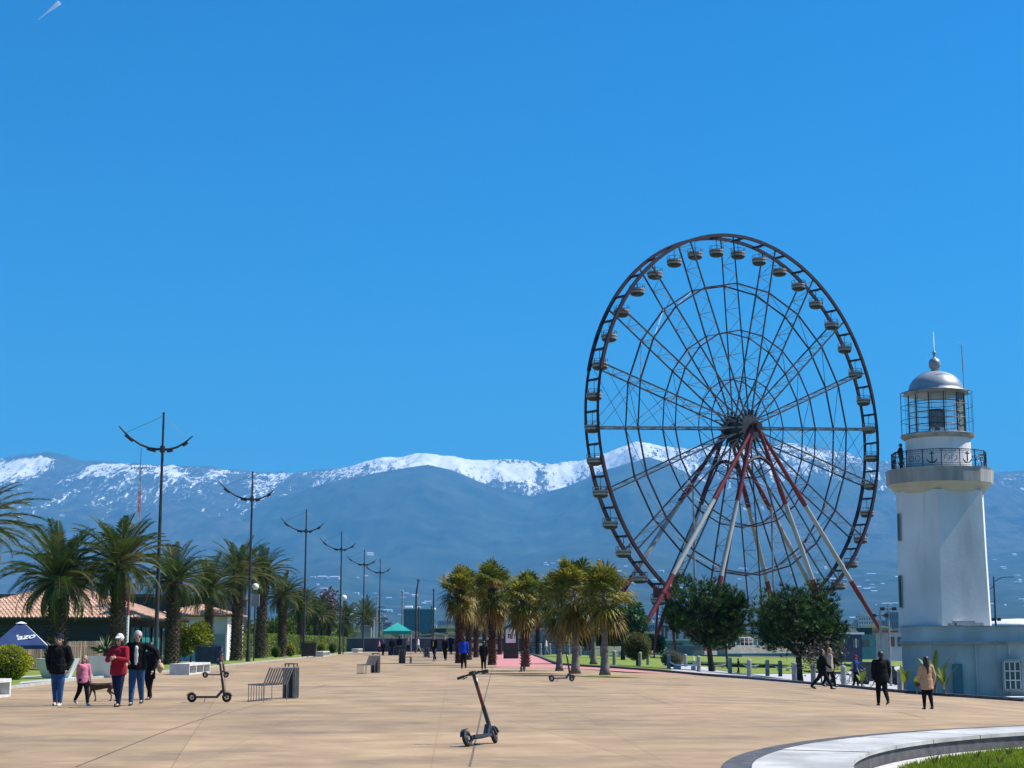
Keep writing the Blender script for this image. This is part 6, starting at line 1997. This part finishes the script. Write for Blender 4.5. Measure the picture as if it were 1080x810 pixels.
    jk = [(tor(-sw * .72, 0, .795), tor(sw * .72, 0, .795), .048 * b, .048 * b), (tor(0, .0, .75), tor(0, 0, .66), .080 * b, .074 * b, None, (1.28, .92, 1)), (tor(0, 0, .66), tor(0, 0, .575), .074 * b, .076 * b, None, (1.36, 1.0, 1))]
    if top_len < .56: jk += [(tor(0, 0, .575), tor(0, 0, max(top_len, .44)), .078 * b, .080 * b, None, (1.45, 1.05, .3))]
    if top_len < .44: jk += [(tor(0, 0, .46), tor(0, 0, top_len), .080 * b, .084 * b, None, (1.42, 1.08, .3))]
    for s0, e, w in (AL, AR):
        jk += [(s0, e, .043 * b, .034 * b), (e, e.lerp(w, .93 if sleeves else .3), .033 * b, .025 * b)]
    jk += [(tor(0, -.01, .83), tor(0, -.012, .855), .043, .038)]
    jacket = child('jacket', jk, top)
    if open_front:                       # pale shirt showing between the open fronts
        child('shirt', [(tor(0, .050, .775), tor(0, .058, .56), .034, .040, None, (1, .9, 1))], open_front)
    if hood: child('hood', [(hc + ZU * .012 - hd * .022, hc - ZU * .02 - hd * .022, .066, .062), (hc - ZU * .05 - hd * .02, tor(0, -.02, .82), .055, .06)], hat or top)
    elif hat:
        hb_ = [(hc + ZU * .035 - hd * .01, hc + ZU * .05 - hd * .008, .062, .052), (hc + ZU * .038 + hd * .05 - hs * .02, hc + ZU * .034 + hd * .092 - hs * .012, .012, .007), (hc + ZU * .038 + hd * .05 + hs * .02, hc + ZU * .034 + hd * .092 + hs * .012, .012, .007), (hc + ZU * .038 + hd * .05, hc + ZU * .034 + hd * .095, .014, .009)]
        child('cap', hb_, hat)
    hr = [(hc + ZU * .030 - hd * .014, hc + ZU * .012 - hd * .022, .0575, .056), (hc - ZU * .01 - hd * .028, hc - ZU * .03 - hd * .026, .042, .034)]
    if hair_len:
        hr += [(hc - ZU * .0 - hd * .035, tor(0, -.05, .84), .045, .044), (tor(0, -.05, .84), tor(0, -.062, .84 - hair_len), .044, .022), (hc + hs * .04 - hd * .012, tor(sw * .45, -.03, .80), .022, .022), (hc - hs * .04 - hd * .012, tor(-sw * .45, -.03, .80), .022, .022)]
    if not hood: child('hair', hr, hair)
    if glasses:
        child('sunglasses', [(hc + hd * .050 + hs * .020, hc + hd * .052 + hs * .022, .013, .012), (hc + hd * .050 - hs * .020, hc + hd * .052 - hs * .022, .013, .012), (hc + hd * .054 - hs * .01, hc + hd * .054 + hs * .01, .004, .004), (hc + hd * .045 + hs * .03, hc + hs * .054, .004, .004), (hc + hd * .045 - hs * .03, hc - hs * .054, .004, .004)], M_eye, .005)
    else:
        child('eyes', [(hc + hd * .0495 + hs * .019, hc + hd * .050 + hs * .0192, .0058, .0058), (hc + hd * .0495 - hs * .019, hc + hd * .050 - hs * .0192, .0058, .0058)], M_eye, .004)
    if extra:
        for nm, cc, m_ in extra(tor, AL, AR, hc, hd, hs): child(nm, cc, m_)
    return root

# --- the family strolling on the left
person(60, 744.5, 669, 178, 'man in a black jacket, blue jeans and a cap, hands in pockets, leftmost walker', top=C_black, bulk=1.22, legs=C_jean, shoes=C_sneak, walk=5, knee=6,
       armL=(-10, 17, 30, 14), armR=(-10, 17, 30, 14), hat=C_navy, top_len=.47, voxel=.007)
person(87, 744, 690.5, 225, 'small girl in a pink top and black leggings with long loose hair', hair=H_blond, hair_len=.22, top=C_pink, legs=C_black, shoes=C_sneak, walk=17, knee=22,
       armL=(14, 8, 10), armR=(-12, 8, 10), female=True, headturn=55, bulk=.95, top_len=.47, voxel=.006)
person(123.5, 745.5, 669, 165, 'woman in a dark red jacket with a pale cap and sunglasses, arms folded', top=C_red, legs=C_djean, shoes=C_leather, walk=9, knee=10, hair_len=.06, hat=C_white, glasses=True,
       armL=(18, 16, 88, 45), armR=(18, 16, 78, 45), female=True, bulk=1.1, top_len=.46, voxel=.007)
person(143, 744, 664.5, 182, 'grey haired man in an open black jacket over a white shirt and blue jeans', hair=H_grey, top=C_black, legs=C_jean, shoes=C_leather, walk=-13, knee=12, glasses=True, open_front=C_white,
       armL=(10, 62, 30, -20), armR=(10, 14, 60, 25), bulk=1.12, headturn=-10, top_len=.50, voxel=.007)
person(156.5, 738, 677, 160, 'person in black half hidden behind the grey haired man', hair=H_dark, hair_len=.12, top=C_black, legs=C_black, walk=10, knee=14, top_len=.38, female=True,
       armL=(0, 12, 30), armR=(10, 10, 40), voxel=.008,
       extra=lambda tor, AL, AR, hc, hd, hs: [('shoulder_bag', [(tor(-.20, -.02, .60), tor(-.24, .0, .56), .055, .05), (tor(-.19, 0, .52), tor(-.22, 0, .5), .03, .03)], cloth('tan_fluffy_cloth', (.42, .28, .16)))])
# --- two on the right
def coat_skirt(tor, AL, AR, hc, hd, hs):
    return [('coat_skirt', [(tor(0, -.004, .56), tor(0, -.004, .40), .080, .098, None, (1.35, 1.0, .3))], C_beige), ('handbag', [(AL[2] + Vector((-.02, 0, -.03)), AL[2] + Vector((-.03, .02, -.05)), .038, .034)], C_leather)]
person(978.5, 748.5, 692, 8, 'woman in a beige coat with a long dark ponytail walking away on the right', hair=H_dark, hair_len=.16, top=C_beige, legs=C_black, shoes=C_leather, boots=True, walk=7, knee=12, top_len=.47,
       armL=(6, 15, 10), armR=(-6, 15, 10), female=True, bulk=1.12, voxel=.007, extra=coat_skirt)
person(930.5, 744.5, 686.5, 5, 'man in a dark suit walking away left of the woman in the beige coat', hair=H_dark, top=C_black, legs=C_black, shoes=C_leather, walk=13, knee=26, top_len=.45,
       armL=(-6, 14, 10), armR=(6, 14, 8), bulk=1.25, voxel=.008)
person(868, 727, 682, -88, 'person in black striding right with one foot far ahead', hair=H_dark, top=C_black, legs=C_black, walk=30, knee=12, armL=(-22, 8, 20), armR=(22, 8, 30), bulk=1.2, top_len=.44, voxel=.010)
person(876, 724.5, 682.5, -85, 'companion in a cream and black coat walking beside the striding person', hair=H_blond, top=cloth('cream_scarf_cloth', (.35, .31, .24)), legs=C_black, walk=-16, knee=14, female=True, bulk=1.05, top_len=.42, voxel=.011)
person(779, 711.5, 694, -80, 'small figure in black on the pale road between the pines', top=C_black, legs=C_black, walk=8, knee=10, voxel=.011, fn=land_z)

# --- people in the far middle
far = [
 (489, 705.5, 671.5, 8, 'person in a royal blue jacket walking away left of the shaggy palm', C_blue, C_black, 10, {}),
 (510, 706.5, 676, 5, 'person all in black walking away beside the shaggy palm', C_black, C_black, 6, {'top_len': .40}),
 (458, 697.5, 670, 150, 'person with a yellow jacket front by the farthest bar bench', C_black, C_djean, 16, {'open_front': C_yel, 'bulk': 1.15}),
 (469.5, 697, 671, 170, 'slim person in black right of the yellow jacket', C_black, C_black, 12, {'hair_len': .1, 'female': True}),
 (475.5, 690.5, 669.5, 175, 'dark figure farther back right of the slim person in black', C_navy, C_black, 6, {}),
 (404, 691.5, 676, 5, 'person in a dark dress at the left of the far crowd', C_black, C_black, 6, {'top_len': .34, 'female': True}),
 (413.5, 691.5, 672.5, 0, 'stocky person in black under the left edge of the teal canopy', C_black, C_djean, 6, {'bulk': 1.2}),
 (421, 690, 671, 0, 'person in a black top and pale trousers under the teal canopy', C_black, C_grey, 4, {}),
 (430.5, 687.5, 672, 180, 'person in grey standing right of the teal canopy', C_grey, C_navy, 6, {}),
 (434, 687.5, 672.5, 120, 'person in dark blue at the right leg of the teal canopy', C_navy, C_djean, 6, {}),
 (441, 688.5, 671.5, 90, 'person in a pale top walking between the canopy and the yellow jacket', C_white, C_grey, 18, {}),
 (400, 688, 675, 90, 'person in pink beside the farthest white bench', C_pink, C_navy, 4, {}),
 (516.5, 689.5, 672.5, 180, 'distant dark figure between the fan palm trunks', C_navy, C_black, 8, {}),
 (576, 690.5, 673, 90, 'distant figure in white by the marina railing', C_white, C_grey, 10, {}),
 (731.5, 703.5, 690, 90, 'figure in white near the white lounge seat', C_white, C_grey, 6, {}),
]
for px, py, ty, fc, lab, tcol, lcol, wk, kw in far:
    person(px, py, ty, fc, lab, top=tcol, legs=lcol, walk=wk, knee=14, voxel=.014, **kw)
# seated figure in white on a far bench; sitter beside
b = gp(370.5, 687.2); person(0, 0, 1.62, 100, 'figure in white sitting on the white bench left of the blue container', top=C_white, legs=C_white, hat=C_white, seat=.50 / 1.62 + .02, loc=(b.x, b.y, .0), voxel=.014, walk=0)
b = gp(396, 686.0); person(0, 0, 1.6, 100, 'figure in grey sitting on the farthest white bench', top=C_grey, legs=C_navy, seat=.50 / 1.6 + .02, loc=(b.x, b.y, .0), voxel=.016, walk=0)
# figure on the lighthouse gallery
pl = at(949.5, 495.5, LY - .8); person(0, 0, 1.62, 60, 'dark statue like figure standing on the lighthouse gallery at its left end', top=C_black, legs=C_black, walk=2, knee=2, loc=(pl.x + .12, LY - .6, lz(496.6)), voxel=.012, hat=C_black,
       armL=(20, 30, 60), armR=(10, 30, 70), bulk=1.15)

# --- bicycles and their riders
def bicycle(base, rz, label, m):
    t = thing('bicycle', label, 'bicycle', base, rz)
    r = .34
    for x in (-.52, .52):
        mb = MB(); mb.torus((x, 0, r), (0, 1, 0), r - .02, .02, 30, 6); w = mb.build('wheel', M_tyre, t)
        mb = MB()
        for k in range(12):
            a = math.pi * 2 * k / 12; mb.tube((x, 0, r), (x + math.cos(a) * (r - .03), 0, r + math.sin(a) * (r - .03)), .003, n=4)
        mb.tube((x, -.04, r), (x, .04, r), .02, n=8); mb.build('spokes', M_slat, w)
    bb, st, hd_, sd = (-.08, 0, .30), (-.22, 0, .78), (.36, 0, .80), (-.24, 0, .88)
    mb = MB()
    for a, b_ in ((bb, st), (st, hd_), (bb, (.38, 0, .72)), (bb, (-.52, 0, r)), (st, (-.52, 0, r)), (st, sd), (hd_, (.52, 0, r)), (hd_, (.33, 0, .95))): mb.tube(a, b_, .018, n=6)
    mb.build('frame', m, t)
    mb = MB(); mb.path([(.33, -.28, .98), (.36, -.1, .97), (.36, .1, .97), (.33, .28, .98)], .014, 6); mb.build('handlebar', M_dark, t)
    mb = MB(); mb.path([(-.36, 0, .90), (-.24, 0, .91), (-.08, 0, .90)], [.06, .05, .02], 8); mb.build('saddle', M_dark, t)
    mb = MB(); mb.tube((-.08, -.05, .30), (.08, -.05, .28), .012, n=5); mb.tube((-.08, .05, .30), (-.24, .05, .32), .012, n=5); mb.torus((-.08, .03, .30), (0, 1, 0), .09, .008, 16, 4); mb.build('crank', M_slat, t)
g = gp(887, 722.5); g.y += 1.0; g.z = land_z(g.x, g.y)
bicycle(g, R(25), 'dark bicycle held by the person in black behind the kerb', M_dark)
person(0, 0, 1.72, -60, 'person in black and a pale cap standing astride the dark bicycle', top=C_black, legs=C_black, hat=C_white, walk=8, knee=6, armL=(30, 10, 30), armR=(30, 10, 30), loc=(g.x - .25, g.y + .05, g.z), voxel=.011, bulk=1.15)
g = gp(908, 724); g.y += .8; g.z = land_z(g.x, g.y)
bicycle(g, R(-18), 'bicycle behind the person in the navy jacket', mat('grey_bike_frame', (.2, .2, .2), (.3, .3, .3), rough=.4))
person(0, 0, 1.68, -120, 'person in a navy jacket with a red cap beside a bicycle', top=cloth('mid_navy_cloth', (.02, .04, .13)), legs=C_black, hat=C_red, walk=6, knee=6, armL=(25, 12, 40), armR=(25, 10, 30), loc=(g.x - .12, g.y - .25, g.z), voxel=.011, bulk=1.1)

# --- dog beside the girl, walking to the left
M_fur = mat('brown_dog_coat', (0.045, 0.022, 0.012), (0.13, 0.065, 0.03), rough=.9, scale=5, mixes=[((.012, .009, .008), 2.2, .48, .62, (1, 1, 1), .9)])
def dog(base, rz, label):
    V = Vector; K = .50                     # shoulder height
    c = []
    c += [(V((.26, 0, .40)), V((.14, 0, .385)), .090, .098), (V((.14, 0, .385)), V((-.10, 0, .41)), .098, .080), (V((-.10, 0, .41)), V((-.27, 0, .42)), .076, .082)]
    c += [(V((.30, 0, .43)), V((.42, 0, .52)), .065, .048), (V((.43, 0, .545)), V((.47, 0, .545)), .055, .048), (V((.48, 0, .535)), V((.58, 0, .515)), .034, .022)]
    c += [(V((.42, .035, .58)), V((.405, .05, .625)), .018, .008), (V((.42, -.035, .58)), V((.405, -.05, .625)), .018, .008)]
    for y, dx in ((.06, .07), (-.06, -.06)):            # front legs
        c += [(V((.27, y, .36)), V((.25 + dx * .5, y, .235)), .045, .030), (V((.25 + dx * .5, y, .235)), V((.25 + dx, y, .12)), .026, .019), (V((.25 + dx, y, .12)), V((.25 + dx * 1.2, y, .03)), .018, .017), (V((.25 + dx * 1.2, y, .02)), V((.29 + dx * 1.2, y, .018)), .020, .016)]
    for y, dx in ((.06, -.10), (-.06, .08)):            # hind legs: knee forward, hock back
        c += [(V((-.26, y, .40)), V((-.19 + dx * .4, y, .27)), .068, .042), (V((-.19 + dx * .4, y, .27)), V((-.33 + dx, y, .16)), .034, .020), (V((-.33 + dx, y, .16)), V((-.32 + dx, y, .03)), .018, .016), (V((-.32 + dx, y, .02)), V((-.28 + dx, y, .018)), .020, .016)]
    c += [(V((-.34, 0, .45)), V((-.46, 0, .37)), .024, .018), (V((-.46, 0, .37)), V((-.52, 0, .24)), .018, .009)]
    o = bpy.data.objects.new('dog', caps_mesh(c, .008, 'dog', [M_fur])); COL.objects.link(o)
    o.location = base; o.rotation_euler = (0, 0, rz); tag(o, label, 'dog')
    e = bpy.data.objects.new('eyes', caps_mesh([(V((.505, .03, .56)), V((.506, .03, .56)), .008, .008), (V((.505, -.03, .56)), V((.506, -.03, .56)), .008, .008), (V((.60, 0, .518)), V((.605, 0, .518)), .011, .010)], .004, 'eyes', [M_eye])); COL.objects.link(e); e.parent = o
    k = MB(); k.torus((.36, 0, .475), (.8, 0, .6), .062, .010, 20, 6); k.build('collar', C_red, o)
g = gp(107, 739.5); dog(g, R(176), 'brown and black dog walking left between the girl and the woman in red')
# rooftop and harbour odds and ends: small boats' white hulls and a parked van beyond the lawn
def van(px, Y, label, m, W=1.9, L=4.6):
    b = xz_at(px, Y, land_z)
    t = thing('parked_van', label, 'van', b)
    mb = MB()
    pr = [(-L / 2, .35), (-L / 2, 1.95), (-L / 2 + .15, 2.1), (L / 2 - 1.5, 2.1), (L / 2 - .8, 1.25), (L / 2 - .05, 1.05), (L / 2, .35)]
    n = len(pr); mb.add([(x, -W / 2, z) for x, z in pr] + [(x, W / 2, z) for x, z in pr], [tuple(range(n)), tuple(range(n, 2 * n))[::-1]] + [(i, n + i, n + (i + 1) % n, (i + 1) % n) for i in range(n)])
    mb.build('body', m, t)
    mb = MB(); mb.box(-.6, -W / 2 - .01, 1.55, 2.4, .03, .55); mb.box(1.0, -W / 2 - .01, 1.5, .6, .03, .5); mb.build('window', M_glass, t)
    for x in (-L * .3, L * .3):
        for y in (-1, 1): mb = MB(); mb.path([(x, y * (W / 2 - .1), .34), (x, y * (W / 2 + .03), .34)], .34, 16); mb.build('wheel', M_tyre, t)
van(925, 152, 'dark van parked between the navy kiosk and the slim poles', mat('van_dark_paint', (.03, .03, .035), (.05, .05, .06), rough=.3))
van(508, 236, 'white van parked before the harbour wall left of the kiosk', mat('van_white_paint', (.6, .6, .6), (.7, .7, .7), rough=.3))
